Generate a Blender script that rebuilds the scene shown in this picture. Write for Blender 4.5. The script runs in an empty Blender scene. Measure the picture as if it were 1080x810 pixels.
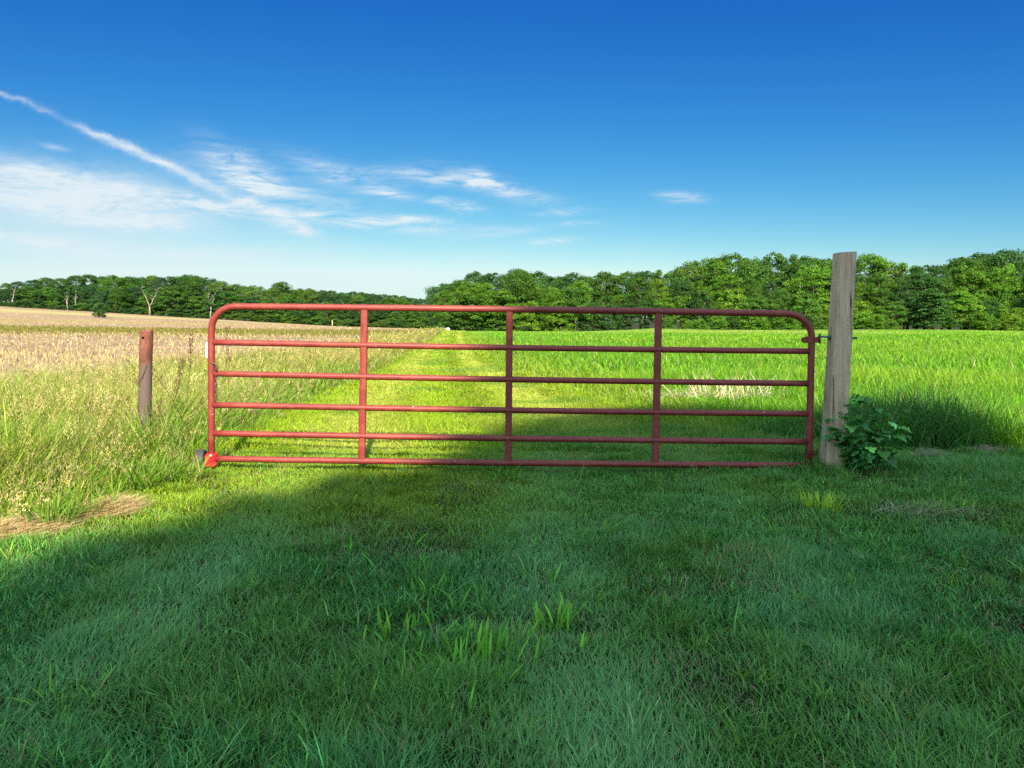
import bpy, bmesh, math, random
import numpy as np
from mathutils import Vector, Matrix
rng = np.random.default_rng(7)
random.seed(7)
R = math.radians
sc = bpy.context.scene
C = sc.collection
F0, HZ, CAMH = 786.0, 338.0, 1.25          # focal length / horizon row in photo pixels, eye height
SUN_AZ, SUN_EL = (-0.15, 1.0), 35.0        # the way the light travels over the ground, elevation

# ------------------------------------------------------------------ helpers
def smooth(a, b, x):
    t = np.clip((x - a) / (b - a), 0, 1); return t * t * (3 - 2 * t)

def vnoise(x, y, s=1.0, seed=0):
    x = np.asarray(x, float) * s + 131.7 * seed; y = np.asarray(y, float) * s + 57.3 * seed
    xi, yi = np.floor(x), np.floor(y); fx, fy = x - xi, y - yi
    fx, fy = fx * fx * (3 - 2 * fx), fy * fy * (3 - 2 * fy)
    def h(i, j):
        v = np.sin(i * 127.1 + j * 311.7 + seed * 17.3) * 43758.5453; return v - np.floor(v)
    return (h(xi, yi) * (1 - fx) + h(xi + 1, yi) * fx) * (1 - fy) + (h(xi, yi + 1) * (1 - fx) + h(xi + 1, yi + 1) * fx) * fy

def tag(o, label=None, cat=None, group=None, kind=None):
    if label: o['label'] = label
    if cat: o['category'] = cat
    if group: o['group'] = group
    if kind: o['kind'] = kind
    return o

def empty(name, loc=(0, 0, 0), rz=0.0):
    o = bpy.data.objects.new(name, None); C.objects.link(o)
    o.location = loc; o.rotation_euler = (0, 0, rz); o.empty_display_size = 0.2
    return o

def link(name, me, m, parent=None):
    o = bpy.data.objects.new(name, me); C.objects.link(o)
    if m: me.materials.append(m)
    if parent: o.parent = parent
    return o

def np_mesh(name, V, quads=None, tris=None, col=None, smooth_shade=False):
    me = bpy.data.meshes.new(name)
    V = np.asarray(V, np.float32)
    q = np.zeros((0, 4), np.int32) if quads is None else np.asarray(quads, np.int32)
    t = np.zeros((0, 3), np.int32) if tris is None else np.asarray(tris, np.int32)
    me.vertices.add(len(V)); me.vertices.foreach_set('co', V.ravel())
    me.loops.add(q.size + t.size)
    me.loops.foreach_set('vertex_index', np.concatenate([q.ravel(), t.ravel()]))
    me.polygons.add(len(q) + len(t))
    me.polygons.foreach_set('loop_start', np.concatenate([np.arange(len(q)) * 4, q.size + np.arange(len(t)) * 3]).astype(np.int32))
    me.update(calc_edges=True)
    if smooth_shade:
        me.polygons.foreach_set('use_smooth', np.ones(len(q) + len(t), bool))
    if col is not None:
        c = np.ones((len(V), 4), np.float32); c[:, :3] = col
        a = me.color_attributes.new('Col', 'FLOAT_COLOR', 'POINT'); a.data.foreach_set('color', c.ravel())
    return me

def bm_obj(name, bm, m, parent=None, smooth_shade=False):
    me = bpy.data.meshes.new(name); bm.to_mesh(me); bm.free()
    if smooth_shade:
        for p in me.polygons: p.use_smooth = True
    return link(name, me, m, parent)

def tube_np(pts, rad, n=12, close=False, cap=True):
    """tube along a polyline; rad is a number or one per point; returns verts, quads"""
    pts = [Vector(p) for p in pts]; k = len(pts)
    rad = [rad] * k if isinstance(rad, (int, float)) else list(rad)
    V, Q = [], []
    up = None
    for i, p in enumerate(pts):
        if close: t = (pts[(i + 1) % k] - pts[i - 1]).normalized()
        else: t = (pts[min(i + 1, k - 1)] - pts[max(i - 1, 0)]).normalized()
        if up is None:
            up = Vector((0, 0, 1)) if abs(t.z) < 0.9 else Vector((0, 1, 0))
        a = t.cross(up).normalized(); b = a.cross(t).normalized(); up = b
        for j in range(n):
            an = 2 * math.pi * j / n
            V.append(p + (a * math.cos(an) + b * math.sin(an)) * rad[i])
    for i in range(k if close else k - 1):
        i2 = (i + 1) % k
        for j in range(n):
            j2 = (j + 1) % n
            Q.append((i * n + j, i * n + j2, i2 * n + j2, i2 * n + j))
    T = []
    if cap and not close:
        for i, rev in ((0, False), (k - 1, True)):
            V.append(pts[i]); c = len(V) - 1
            for j in range(n):
                j2 = (j + 1) % n
                T.append((c, i * n + j, i * n + j2) if rev else (c, i * n + j2, i * n + j))
    return np.array([tuple(v) for v in V], np.float32), np.array(Q, np.int32), np.array(T, np.int32).reshape(-1, 3)

class MB:
    def __init__(s): s.V, s.Q, s.T, s.n = [], [], [], 0
    def add(s, V, Q, T=None):
        s.V.append(np.asarray(V, np.float32))
        if Q is not None and len(Q): s.Q.append(np.asarray(Q) + s.n)
        if T is not None and len(T): s.T.append(np.asarray(T) + s.n)
        s.n += len(V); return s
    def tube(s, pts, rad, n=12, close=False, cap=True): return s.add(*tube_np(pts, rad, n, close, cap))
    def mesh(s, name, smooth_shade=True):
        return np_mesh(name, np.concatenate(s.V), np.concatenate(s.Q) if s.Q else None, np.concatenate(s.T) if s.T else None, smooth_shade=smooth_shade)
    def build(s, name, m, parent=None, smooth_shade=True): return link(name, s.mesh(name, smooth_shade), m, parent)

# ------------------------------------------------------------------ lie of the land
A_PX = [-900, -300, 0, 200, 400, 445, 475, 540, 620, 690, 760, 860, 1000, 1080, 1700]
A_Z = [16, 13, 7.0, 2.4, -2.2, -3.4, -6.8, -9.0, -8.6, -2.5, -5.5, -5.0, -4.6, -8, -10]
def ground_z(x, y):
    x = np.asarray(x, float); y = np.asarray(y, float)
    yy = np.maximum(y, 4.0)
    px = 540 + F0 * x / yy
    f = np.clip((y - 60) / 240, 0, 1.13) ** 2
    z = np.interp(px, A_PX, A_Z) * f
    z = z + np.clip(-0.013 * x, 0, 0.12) * (1 - smooth(12, 40, np.abs(y))) + 0.045 * smooth(1.0, 2.6, x) * np.exp(-((y - 6.5) / 1.6) ** 2)
    z = z + 0.10 * (vnoise(x, y, 0.06, 3) - 0.5) * smooth(12, 40, y)
    z = z + 0.035 * (vnoise(x, y, 0.9, 5) - 0.5) * (1 - smooth(10, 30, np.abs(y)))
    return z
gz = lambda x, y: float(ground_z(x, y))
def L_edge(y): return np.interp(y, [0, 4.6, 5.7, 7, 9.1, 18.5, 41, 70, 160, 330], [-2.72, -2.72, -2.52, -2.72, -2.95, -3.2, -4.7, -6.7, -13.5, -27])
def R_edge(y): return np.interp(y, [0, 6.2, 6.45, 6.75, 7.0, 7.5, 9, 11.7, 18.5, 24.6, 70, 160, 330], [60, 30, 8, 5, 3.3, 2.5, 1.9, 1.2, 0.0, -0.94, -4.5, -10.7, -24])
def F_edge(y): return L_edge(y) - np.interp(y, [0, 10, 20, 60, 150], [5.5, 4.6, 3.4, 2.6, 1.0])
def px_to(px, d): return (px - 540) / F0 * d
def z_at(py, d): return CAMH + (HZ - py) * d / F0

# ------------------------------------------------------------------ materials
def mat(name):
    m = bpy.data.materials.new(name); m.use_nodes = True
    nt = m.node_tree; nt.nodes.clear()
    out = nt.nodes.new('ShaderNodeOutputMaterial')
    return m, nt, out
def N(nt, t, **kw):
    n = nt.nodes.new(t)
    for k, v in kw.items():
        if k in n.inputs: n.inputs[k].default_value = v
        else: setattr(n, k, v)
    return n
def noise(nt, vec, scale, detail=4, rough=0.6, dist=0.0):
    n = N(nt, 'ShaderNodeTexNoise', Scale=scale, Detail=detail, Roughness=rough, Distortion=dist)
    if vec is not None: nt.links.new(vec, n.inputs['Vector'])
    return n.outputs['Fac']
def ramp(nt, fac, stops):
    r = nt.nodes.new('ShaderNodeValToRGB'); e = r.color_ramp.elements
    while len(e) < len(stops): e.new(0.5)
    for i, (p, c) in enumerate(stops):
        e[i].position = p; e[i].color = (c, c, c, 1) if isinstance(c, (int, float)) else (*c, 1)
    nt.links.new(fac, r.inputs['Fac']); return r.outputs['Color']
def mix(nt, fac, a, b, mode='MIX'):
    n = nt.nodes.new('ShaderNodeMix'); n.data_type = 'RGBA'; n.blend_type = mode
    for s, v in ((0, fac), (6, a), (7, b)):
        if hasattr(v, 'links'): nt.links.new(v, n.inputs[s])
        elif isinstance(v, (int, float)): n.inputs[s].default_value = v if s == 0 else (v, v, v, 1)
        else: n.inputs[s].default_value = (*v, 1)
    return n.outputs[2]
def coords(nt, kind='Object', scale=(1, 1, 1), rot=(0, 0, 0)):
    tc = nt.nodes.new('ShaderNodeTexCoord'); mp = nt.nodes.new('ShaderNodeMapping')
    mp.inputs['Scale'].default_value = scale; mp.inputs['Rotation'].default_value = rot
    nt.links.new(tc.outputs[kind], mp.inputs['Vector']); return mp.outputs['Vector']

def leaf_mat(name, transl=0.35, rough=0.5, spec=0.35, tint=None, objcol=False):
    m, nt, out = mat(name)
    a = nt.nodes.new('ShaderNodeVertexColor'); a.layer_name = 'Col'
    c = a.outputs['Color']
    if objcol:
        oi = nt.nodes.new('ShaderNodeObjectInfo'); c = mix(nt, 1.0, c, oi.outputs['Color'], 'MULTIPLY')
    p = N(nt, 'ShaderNodeBsdfPrincipled', Roughness=rough); p.inputs['Specular IOR Level'].default_value = spec
    nt.links.new(c, p.inputs['Base Color'])
    t = nt.nodes.new('ShaderNodeBsdfTranslucent')
    tc = mix(nt, 1.0, c, tint or (1.25, 1.25, 0.6), 'MULTIPLY'); nt.links.new(tc, t.inputs['Color'])
    mx = N(nt, 'ShaderNodeMixShader', Fac=transl)
    nt.links.new(p.outputs[0], mx.inputs[1]); nt.links.new(t.outputs[0], mx.inputs[2])
    nt.links.new(mx.outputs[0], out.inputs['Surface']); return m

def simple_mat(name, col, rough=0.6, metal=0.0, var=0.25, scale=30, bump=0.0, spec=0.5):
    m, nt, out = mat(name); v = coords(nt)
    f = noise(nt, v, scale, 6, 0.65)
    lo = tuple(x * (1 - var) for x in col); hi = tuple(min(1, x * (1 + var)) for x in col)
    p = N(nt, 'ShaderNodeBsdfPrincipled', Roughness=rough, Metallic=metal); p.inputs['Specular IOR Level'].default_value = spec
    nt.links.new(ramp(nt, f, [(0.3, lo), (0.7, hi)]), p.inputs['Base Color'])
    if bump:
        b = N(nt, 'ShaderNodeBump', Strength=bump, Distance=0.003); nt.links.new(f, b.inputs['Height']); nt.links.new(b.outputs[0], p.inputs['Normal'])
    nt.links.new(p.outputs[0], out.inputs['Surface']); return m

def gate_paint():
    m, nt, out = mat('weathered_red_gate_paint'); v = coords(nt)
    big = noise(nt, v, 2.6, 5, 0.65); fine = noise(nt, v, 55, 5, 0.7); mid = noise(nt, v, 14, 6, 0.7)
    base = ramp(nt, big, [(0.3, (0.15, 0.020, 0.017)), (0.7, (0.235, 0.032, 0.026))])
    base = mix(nt, ramp(nt, mid, [(0.48, 0.0), (0.70, 0.7)]), base, (0.29, 0.058, 0.042))       # chalky fading
    rust = ramp(nt, fine, [(0.52, 0.0), (0.64, 1.0)])
    rgate = mix(nt, 1.0, rust, ramp(nt, mid, [(0.45, 0.0), (0.65, 0.8)]), 'MULTIPLY')
    base = mix(nt, rgate, base, (0.11, 0.042, 0.022))
    chip = ramp(nt, noise(nt, v, 38, 2, 0.4), [(0.775, 0.0), (0.80, 1.0)])
    base = mix(nt, chip, base, (0.62, 0.52, 0.48))
    p = N(nt, 'ShaderNodeBsdfPrincipled'); p.inputs['Specular IOR Level'].default_value = 0.4
    nt.links.new(base, p.inputs['Base Color'])
    nt.links.new(ramp(nt, mid, [(0.3, 0.38), (0.7, 0.62)]), p.inputs['Roughness'])
    b = N(nt, 'ShaderNodeBump', Strength=0.25, Distance=0.002); nt.links.new(fine, b.inputs['Height']); nt.links.new(b.outputs[0], p.inputs['Normal'])
    nt.links.new(p.outputs[0], out.inputs['Surface']); return m

def post_wood():
    m, nt, out = mat('weathered_grey_timber')
    v = coords(nt, scale=(1, 1, 0.045)); v2 = coords(nt, scale=(1, 1, 0.25)); v3 = coords(nt)
    g = noise(nt, v, 75, 6, 0.7, 0.6); g2 = noise(nt, v, 190, 4, 0.7); b = noise(nt, v2, 9, 5, 0.6); st = noise(nt, v3, 4.5, 4, 0.6, 0.5)
    c = ramp(nt, g, [(0.30, (0.24, 0.145, 0.09)), (0.5, (0.45, 0.30, 0.19)), (0.68, (0.60, 0.43, 0.29))])
    c = mix(nt, ramp(nt, b, [(0.42, 0.0), (0.72, 0.75)]), c, (0.55, 0.42, 0.30))
    c = mix(nt, ramp(nt, st, [(0.55, 0.0), (0.75, 0.55)]), c, (0.26, 0.165, 0.10))
    crack = ramp(nt, noise(nt, v, 26, 3, 0.5, 0.8), [(0.315, 1.0), (0.345, 0.0)])
    c = mix(nt, crack, c, (0.07, 0.05, 0.035))
    p = N(nt, 'ShaderNodeBsdfPrincipled', Roughness=0.85); p.inputs['Specular IOR Level'].default_value = 0.2
    nt.links.new(c, p.inputs['Base Color'])
    h = mix(nt, crack, mix(nt, 0.5, g, g2), (0, 0, 0))
    bp = N(nt, 'ShaderNodeBump', Strength=0.9, Distance=0.006); nt.links.new(h, bp.inputs['Height']); nt.links.new(bp.outputs[0], p.inputs['Normal'])
    nt.links.new(p.outputs[0], out.inputs['Surface']); return m

def pipe_rust():
    m, nt, out = mat('rusty_pipe_steel'); v = coords(nt); v2 = coords(nt, scale=(1, 1, 0.35))
    a = noise(nt, v2, 14, 6, 0.7); f = noise(nt, v, 60, 5, 0.7)
    c = ramp(nt, a, [(0.35, (0.06, 0.026, 0.018)), (0.52, (0.17, 0.056, 0.035)), (0.68, (0.25, 0.095, 0.062))])
    c = mix(nt, ramp(nt, f, [(0.48, 0.0), (0.62, 0.8)]), c, (0.07, 0.042, 0.034))
    tc = nt.nodes.new('ShaderNodeTexCoord'); s = nt.nodes.new('ShaderNodeSeparateXYZ'); nt.links.new(tc.outputs['Object'], s.inputs[0])
    ad = nt.nodes.new('ShaderNodeMath'); ad.operation = 'MULTIPLY_ADD'; ad.inputs[1].default_value = 0.35; nt.links.new(a, ad.inputs[0]); nt.links.new(s.outputs['Z'], ad.inputs[2])
    c = mix(nt, ramp(nt, ad.outputs[0], [(0.98, 0.9), (1.08, 0.0)]), c, (0.10, 0.075, 0.066))      # lower half has lost its red coat
    p = N(nt, 'ShaderNodeBsdfPrincipled', Roughness=0.8); p.inputs['Specular IOR Level'].default_value = 0.25
    nt.links.new(c, p.inputs['Base Color'])
    b = N(nt, 'ShaderNodeBump', Strength=0.5, Distance=0.003); nt.links.new(f, b.inputs['Height']); nt.links.new(b.outputs[0], p.inputs['Normal'])
    nt.links.new(p.outputs[0], out.inputs['Surface']); return m

def ground_mat():
    m, nt, out = mat('earth_and_thatch')
    a = nt.nodes.new('ShaderNodeVertexColor'); a.layer_name = 'Col'
    v = coords(nt)
    n1 = noise(nt, v, 0.35, 6, 0.7); n2 = noise(nt, v, 5, 6, 0.75); n3 = noise(nt, v, 30, 5, 0.75)
    c = mix(nt, 1.0, a.outputs['Color'], ramp(nt, n1, [(0.3, 0.8), (0.7, 1.18)]), 'MULTIPLY')
    c = mix(nt, 1.0, c, ramp(nt, n2, [(0.3, 0.72), (0.7, 1.25)]), 'MULTIPLY')
    c = mix(nt, 1.0, c, ramp(nt, n3, [(0.3, 0.7), (0.7, 1.25)]), 'MULTIPLY')
    p = N(nt, 'ShaderNodeBsdfPrincipled', Roughness=0.95); p.inputs['Specular IOR Level'].default_value = 0.1
    nt.links.new(c, p.inputs['Base Color'])
    b = N(nt, 'ShaderNodeBump', Strength=0.6, Distance=0.03); nt.links.new(n3, b.inputs['Height']); nt.links.new(b.outputs[0], p.inputs['Normal'])
    nt.links.new(p.outputs[0], out.inputs['Surface']); return m

def bark_mat(name, c1, c2):
    m, nt, out = mat(name); v = coords(nt, scale=(1, 1, 0.2))
    f = noise(nt, v, 6, 6, 0.7)
    p = N(nt, 'ShaderNodeBsdfPrincipled', Roughness=0.9); p.inputs['Specular IOR Level'].default_value = 0.15
    nt.links.new(ramp(nt, f, [(0.35, c1), (0.65, c2)]), p.inputs['Base Color'])
    b = N(nt, 'ShaderNodeBump', Strength=0.6, Distance=0.03); nt.links.new(f, b.inputs['Height']); nt.links.new(b.outputs[0], p.inputs['Normal'])
    nt.links.new(p.outputs[0], out.inputs['Surface']); return m

M_GRASS = leaf_mat('grass_blade', 0.38, 0.5, 0.22)
M_DRY = leaf_mat('dry_straw', 0.2, 0.7, 0.2, (1.1, 1.05, 0.8))
M_LEAF = leaf_mat('tree_leaf', 0.45, 0.55, 0.2, objcol=True)
M_WEED = leaf_mat('weed_leaf', 0.25, 0.6, 0.18)
M_PAINT, M_WOOD, M_PIPE, M_GROUND = gate_paint(), post_wood(), pipe_rust(), ground_mat()
M_BARK = bark_mat('brown_bark', (0.07, 0.05, 0.035), (0.16, 0.12, 0.09))
M_PALE = bark_mat('pale_dead_bark', (0.16, 0.14, 0.115), (0.30, 0.26, 0.21))
M_RUBBER = simple_mat('worn_rubber', (0.035, 0.037, 0.04), 0.75, 0, 0.35, 40, 0.2)
M_BRIGHT = simple_mat('bright_red_bracket', (0.62, 0.012, 0.02), 0.4, 0, 0.15, 20)
M_RUST = simple_mat('rusted_steel', (0.10, 0.05, 0.032), 0.75, 0.3, 0.5, 60, 0.4)
M_BOLT = simple_mat('blued_steel_bolt', (0.10, 0.10, 0.17), 0.45, 0.6, 0.3, 50, 0.2)
M_WHITE = simple_mat('worn_white_sticker', (0.72, 0.70, 0.68), 0.5, 0, 0.12, 30)
M_STONE = simple_mat('pale_stone', (0.75, 0.73, 0.70), 0.8, 0, 0.15, 4, 0.4)
M_STAKE = simple_mat('pale_yellow_stake', (0.62, 0.57, 0.28), 0.6, 0, 0.15, 8)

# ------------------------------------------------------------------ ground sheet
def build_ground():
    nr, na = 330, 420
    r = np.concatenate([[0.0], np.exp(np.linspace(math.log(0.4), math.log(4000), nr))])
    an = np.linspace(0, 2 * np.pi, na, endpoint=False)
    an = np.pi / 2 + (an - np.pi) - 0.55 * np.sin(an - np.pi)           # denser towards the view
    rr, aa = np.meshgrid(r, an, indexing='ij')
    x, y = rr * np.cos(aa), rr * np.sin(aa)
    z = ground_z(x, y)
    V = np.stack([x, y, z], -1).reshape(-1, 3)
    i, j = np.meshgrid(np.arange(nr), np.arange(na), indexing='ij'); j2 = (j + 1) % na
    Q = np.stack([i * na + j, (i + 1) * na + j, (i + 1) * na + j2, i * na + j2], -1).reshape(-1, 4)
    X, Y = V[:, 0], V[:, 1]
    col = np.empty((len(V), 3)); col[:] = (0.020, 0.034, 0.010)                             # lawn thatch
    def put(mask, c): 
        mm = mask[:, None]; col[:] = col * (1 - mm) + np.array(c) * mm
    Ys = np.maximum(Y, 0)
    path = ((X > L_edge(Ys)) & (X < R_edge(Ys)) & (Y > 6.2)).astype(float)
    put(path, (0.17, 0.21, 0.02))
    off = (X - L_edge(Ys)) / np.maximum(R_edge(Ys) - L_edge(Ys), 0.5)
    track = path * np.exp(-((np.abs(off - 0.5) - 0.28) / 0.1) ** 2) * 0.6
    put(track, (0.30, 0.32, 0.08))
    crop = smooth(0, 0.6, X - R_edge(Ys)) * (Y > 6.5)
    put(crop, (0.075, 0.13, 0.02))
    far = smooth(42, 60, Y)
    put(crop * far, (0.145, 0.27, 0.022))
    pale = smooth(0.56, 0.72, vnoise(X, Y * 0.35, 0.07, 9)) * crop * far
    put(pale * 0.8, (0.27, 0.29, 0.07))
    mead = ((X < L_edge(Ys)) & (Y > -5)).astype(float)
    put(mead, (0.11, 0.10, 0.035))
    field = smooth(0, 0.8, F_edge(Ys) - X) * (Y > -30)
    n = vnoise(X, Y, 0.16, 2)
    fc = np.array((0.27, 0.19, 0.12))[None] * (0.88 + 0.3 * n[:, None])
    col[:] = col * (1 - field[:, None]) + fc * field[:, None]
    wob = 6 * (vnoise(X, 0 * X, 0.02, 4) - 0.5)
    b1 = np.exp(-((Y - wob - 68 + 0.42 * X) / 19.0) ** 4) * field; put(b1 * 0.85, (0.20, 0.175, 0.045))
    b2 = np.exp(-((Y - 196 - wob - 0.3 * X) / 16.0) ** 4) * field; put(b2 * 0.75, (0.29, 0.22, 0.07))
    b3 = np.exp(-((Y - 262 - wob) / 16.0) ** 4) * field; put(b3 * 0.8, (0.36, 0.31, 0.12))
    wood = np.maximum(smooth(296, 306, Y) * (X < -12), smooth(158, 164, Y) * (X >= R_edge(Ys) - 1)); put(wood, (0.03, 0.035, 0.015))
    o = link('ground', np_mesh('ground', V, Q, None, col, True), M_GROUND)
    tag(o, 'gently rolling farmland ground under the lawn, track and fields', 'ground', kind='structure')
build_ground()

# ------------------------------------------------------------------ grasses
def blades(P, h, w, yaw, lean, curve, col, segs=2, face=None):
    """P (n,3); one curved tapering strip per row; returns verts, quads, tris, vertex colours"""
    n = len(P)
    Lx, Ly = np.cos(yaw), np.sin(yaw)
    fa = yaw + np.pi / 2 if face is None else face
    Sx, Sy = np.cos(fa), np.sin(fa)
    ts = {2: [0, 0.55, 1], 3: [0, 0.38, 0.74, 1], 4: [0, .27, .53, .78, 1]}[segs]
    ws = {2: [0.8, 1.0], 3: [0.75, 1.0, 0.72], 4: [.7, 1, .95, .6]}[segs]
    rows = []
    for k, t in enumerate(ts):
        off = (lean * t + curve * t * t) * h
        cx, cy = P[:, 0] + Lx * off, P[:, 1] + Ly * off
        cz = P[:, 2] + h * t * (1 - 0.45 * np.clip(np.abs(curve), 0, 1.6) * t)
        if k < len(ts) - 1:
            hw = w * ws[k] * 0.5
            rows.append(np.stack([cx - Sx * hw, cy - Sy * hw, cz], -1)); rows.append(np.stack([cx + Sx * hw, cy + Sy * hw, cz], -1))
        else: rows.append(np.stack([cx, cy, cz], -1))
    m = len(rows)
    V = np.stack(rows, 1).reshape(-1, 3)
    b = (np.arange(n) * m)[:, None]
    Q = np.concatenate([b + np.array([[2 * k, 2 * k + 1, 2 * k + 3, 2 * k + 2]]) for k in range(len(ts) - 2)], 0)
    T = b + np.array([[m - 3, m - 2, m - 1]])
    return V, Q, T, np.repeat(col, m, 0)

class Grass:
    def __init__(s): s.p = []; s.n = 0
    def add(s, V, Q, T, c):
        s.p.append((V, Q + s.n if Q is not None else None, T + s.n if T is not None else None, c)); s.n += len(V)
    def build(s, name, m, parent=None):
        V = np.concatenate([p[0] for p in s.p]); c = np.concatenate([p[3] for p in s.p])
        Qs = [p[1] for p in s.p if p[1] is not None]; Ts = [p[2] for p in s.p if p[2] is not None]
        return link(name, np_mesh(name, V, np.concatenate(Qs) if Qs else None, np.concatenate(Ts) if Ts else None, c), m, parent)

def scatter(y0, y1, dens, xlo, xhi, margin=1.0, k=0.72):
    """random points between two depths, kept to a wedge a little wider than the view"""
    W = k * y1 + margin
    n = int(dens * (y1 - y0) * 2 * W)
    y = rng.uniform(y0, y1, n); x = rng.uniform(-W, W, n)
    keep = (np.abs(x) < k * y + margin) & (x > xlo(y)) & (x < xhi(y))
    return x[keep], y[keep]
big = lambda y: y * 0 + 1e3
neg = lambda y: y * 0 - 1e3
def pal(n, base, var=0.25, hue=0.12):
    c = np.tile(np.array(base, float), (n, 1))
    c *= np.exp(rng.normal(0, var, (n, 1)))
    c[:, 0] *= np.exp(rng.normal(0, hue, n)); c[:, 2] *= np.exp(rng.normal(0, hue * 1.3, n))
    return c
def blend(c, d, f): return c * (1 - f[:, None]) + d * f[:, None]

LAWN = (0.080, 0.235, 0.046)
lawn = Grass()
def lawn_zone(y0, y1, dens, w, hmul=1.0, segs=2):
    x, y = scatter(y0, y1, dens, lambda y: L_edge(y) - 0.25 + 0.15 * np.sin(y * 5), lambda y: R_edge(y) + 0.3, 2.3)
    dead = smooth(0.68, 0.85, vnoise(x, y, 1.9, 21)) * 0.6 + np.exp(-(((x - 2.75) / 0.55) ** 2 + ((y - 4.75) / 0.22) ** 2)) * 0.8
    keep = rng.random(len(x)) > dead * 0.45
    x, y, dead = x[keep], y[keep], dead[keep]
    n = len(x)
    n1, n2 = vnoise(x, y, 1.1, 11), vnoise(x, y, 3.5, 12); tuft = vnoise(x, y, 6.0, 17)
    h = (0.020 + 0.022 * n2 + 0.05 * tuft ** 3) * rng.uniform(0.5, 1.5, n) * hmul * (1 - 0.3 * dead)
    yaw = vnoise(x, y, 2.6, 13) * 7 + rng.normal(0, 1.7, n)
    lean = rng.uniform(0.0, 0.8, n); curve = rng.uniform(0.0, 0.9, n)
    c = pal(n, LAWN, 0.46, 0.18)
    trk = np.exp(-((x + 1.55 + 0.06 * np.sin(y * 1.3)) / 0.24) ** 2) + np.exp(-((x - 0.22 - 0.08 * np.sin(y * 1.1)) / 0.26) ** 2) + 0.5 * np.exp(-((x - 1.35 - 0.1 * y + .4) / 0.2) ** 2)
    trk = np.clip(trk * (0.45 + 0.9 * vnoise(x, y, 1.5, 19)), 0, 1)
    yaw = np.where(rng.random(n) < trk * 0.7, np.pi / 2 + rng.normal(0, 0.5, n), yaw); lean = lean + trk * 0.45; h = h * (1 - 0.22 * trk)
    c = blend(c, pal(n, (0.10, 0.26, 0.075), 0.3), smooth(0.45, 0.75, vnoise(x, y, 2.1, 18)) * 0.7)           # bluish finer grass
    c = blend(c, pal(n, (0.13, 0.26, 0.04), 0.2), smooth(0.55, 0.75, vnoise(x, y, 1.4, 15)) * 0.55)
    c = blend(c, pal(n, (0.21, 0.30, 0.012), 0.22), smooth(3.6, 5.0, y) * (0.85 - 0.68 * smooth(-0.8, 0.8, x)))  # sunlit yellow put into the blade colour, strongest on the sunny left side
    h = h * (1 + 2.2 * smooth(1.9, 2.15, x) * np.exp(-((y - 6.0) / 0.22) ** 2) * rng.random(n))
    c = blend(c, pal(n, (0.15, 0.33, 0.10), 0.25), trk * 0.8 * (1 - 0.9 * smooth(3.8, 5.2, y)))
    dry = rng.random(n) < 0.03 + 0.3 * dead
    c[dry] = pal(int(dry.sum()), (0.27, 0.22, 0.11), 0.25)
    P = np.stack([x, y, ground_z(x, y) - 0.004], -1)
    lawn.add(*blades(P, h, w * rng.uniform(0.6, 1.35, n), yaw, lean, curve, c, segs, yaw + np.pi / 2 + rng.normal(0, 0.5, n)))
lawn_zone(1.3, 2.6, 12500, 0.0036, 1.35, 3)
lawn_zone(2.6, 4.2, 11000, 0.0039, 1.2)
lawn_zone(4.2, 7.0, 10000, 0.0048, 1.0)
# coarser grass clumps scattered through the lawn
ncl = 560
yc = 1.5 + 5.2 * rng.random(ncl) ** 0.8; xc = rng.uniform(-1, 1, ncl) * (0.7 * yc + 0.4)
kk = xc > L_edge(yc) + 0.2; xc, yc = xc[kk], yc[kk]
m_ = rng.integers(6, 26, len(xc)); ii = np.repeat(np.arange(len(xc)), m_); n = len(ii)
ra = 0.055 * np.sqrt(rng.random(n)); aa = rng.uniform(0, 6.28, n); size = np.exp(rng.normal(0, .25, len(xc)))[ii]
x, y = xc[ii] + ra * np.cos(aa) * size, yc[ii] + ra * np.sin(aa) * size
tc_ = np.array([(0.11, 0.26, 0.03), (0.14, 0.30, 0.07), (0.16, 0.31, 0.03), (0.085, 0.20, 0.04)])[rng.integers(0, 4, len(xc))][ii] * np.exp(rng.normal(0, .25, (n, 1)))
n2_ = 62
bx_, by_ = [], []
for _ in range(n2_):
    px_, py_ = rng.normal(500, 75), rng.normal(672, 42); d_ = F0 * CAMH / (py_ - HZ); bx_.append((px_ - 540) / F0 * d_); by_.append(d_)
jj = np.repeat(np.arange(n2_), rng.integers(2, 6, n2_)); k_ = len(jj)
xb_, yb_ = np.array(bx_)[jj] + rng.normal(0, .012, k_), np.array(by_)[jj] + rng.normal(0, .012, k_)
yw_ = rng.uniform(0, 6.28, k_)
lawn.add(*blades(np.stack([xb_, yb_, ground_z(xb_, yb_)], -1), rng.uniform(.05, .10, k_), rng.uniform(.007, .012, k_), yw_, rng.uniform(.05, .7, k_), rng.uniform(0, .7, k_), pal(k_, (0.13, 0.36, 0.035), 0.25), 4, yw_ + np.pi / 2 + rng.normal(0, .4, k_)))
lawn.add(*blades(np.stack([x, y, ground_z(x, y)], -1), 0.07 * size * rng.uniform(.5, 1.3, n), 0.0048 * rng.uniform(.6, 1.4, n), aa + rng.normal(0, .5, n), rng.uniform(.1, .9, n), rng.uniform(0, .9, n), tc_, 3, aa + np.pi / 2 + rng.normal(0, .5, n)))
o = lawn.build('lawn_grass', leaf_mat('lawn_blade', 0.33, 0.5, 0.22)); tag(o, 'short dense green lawn grass in front of the gate', 'grass', kind='stuff')

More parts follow.
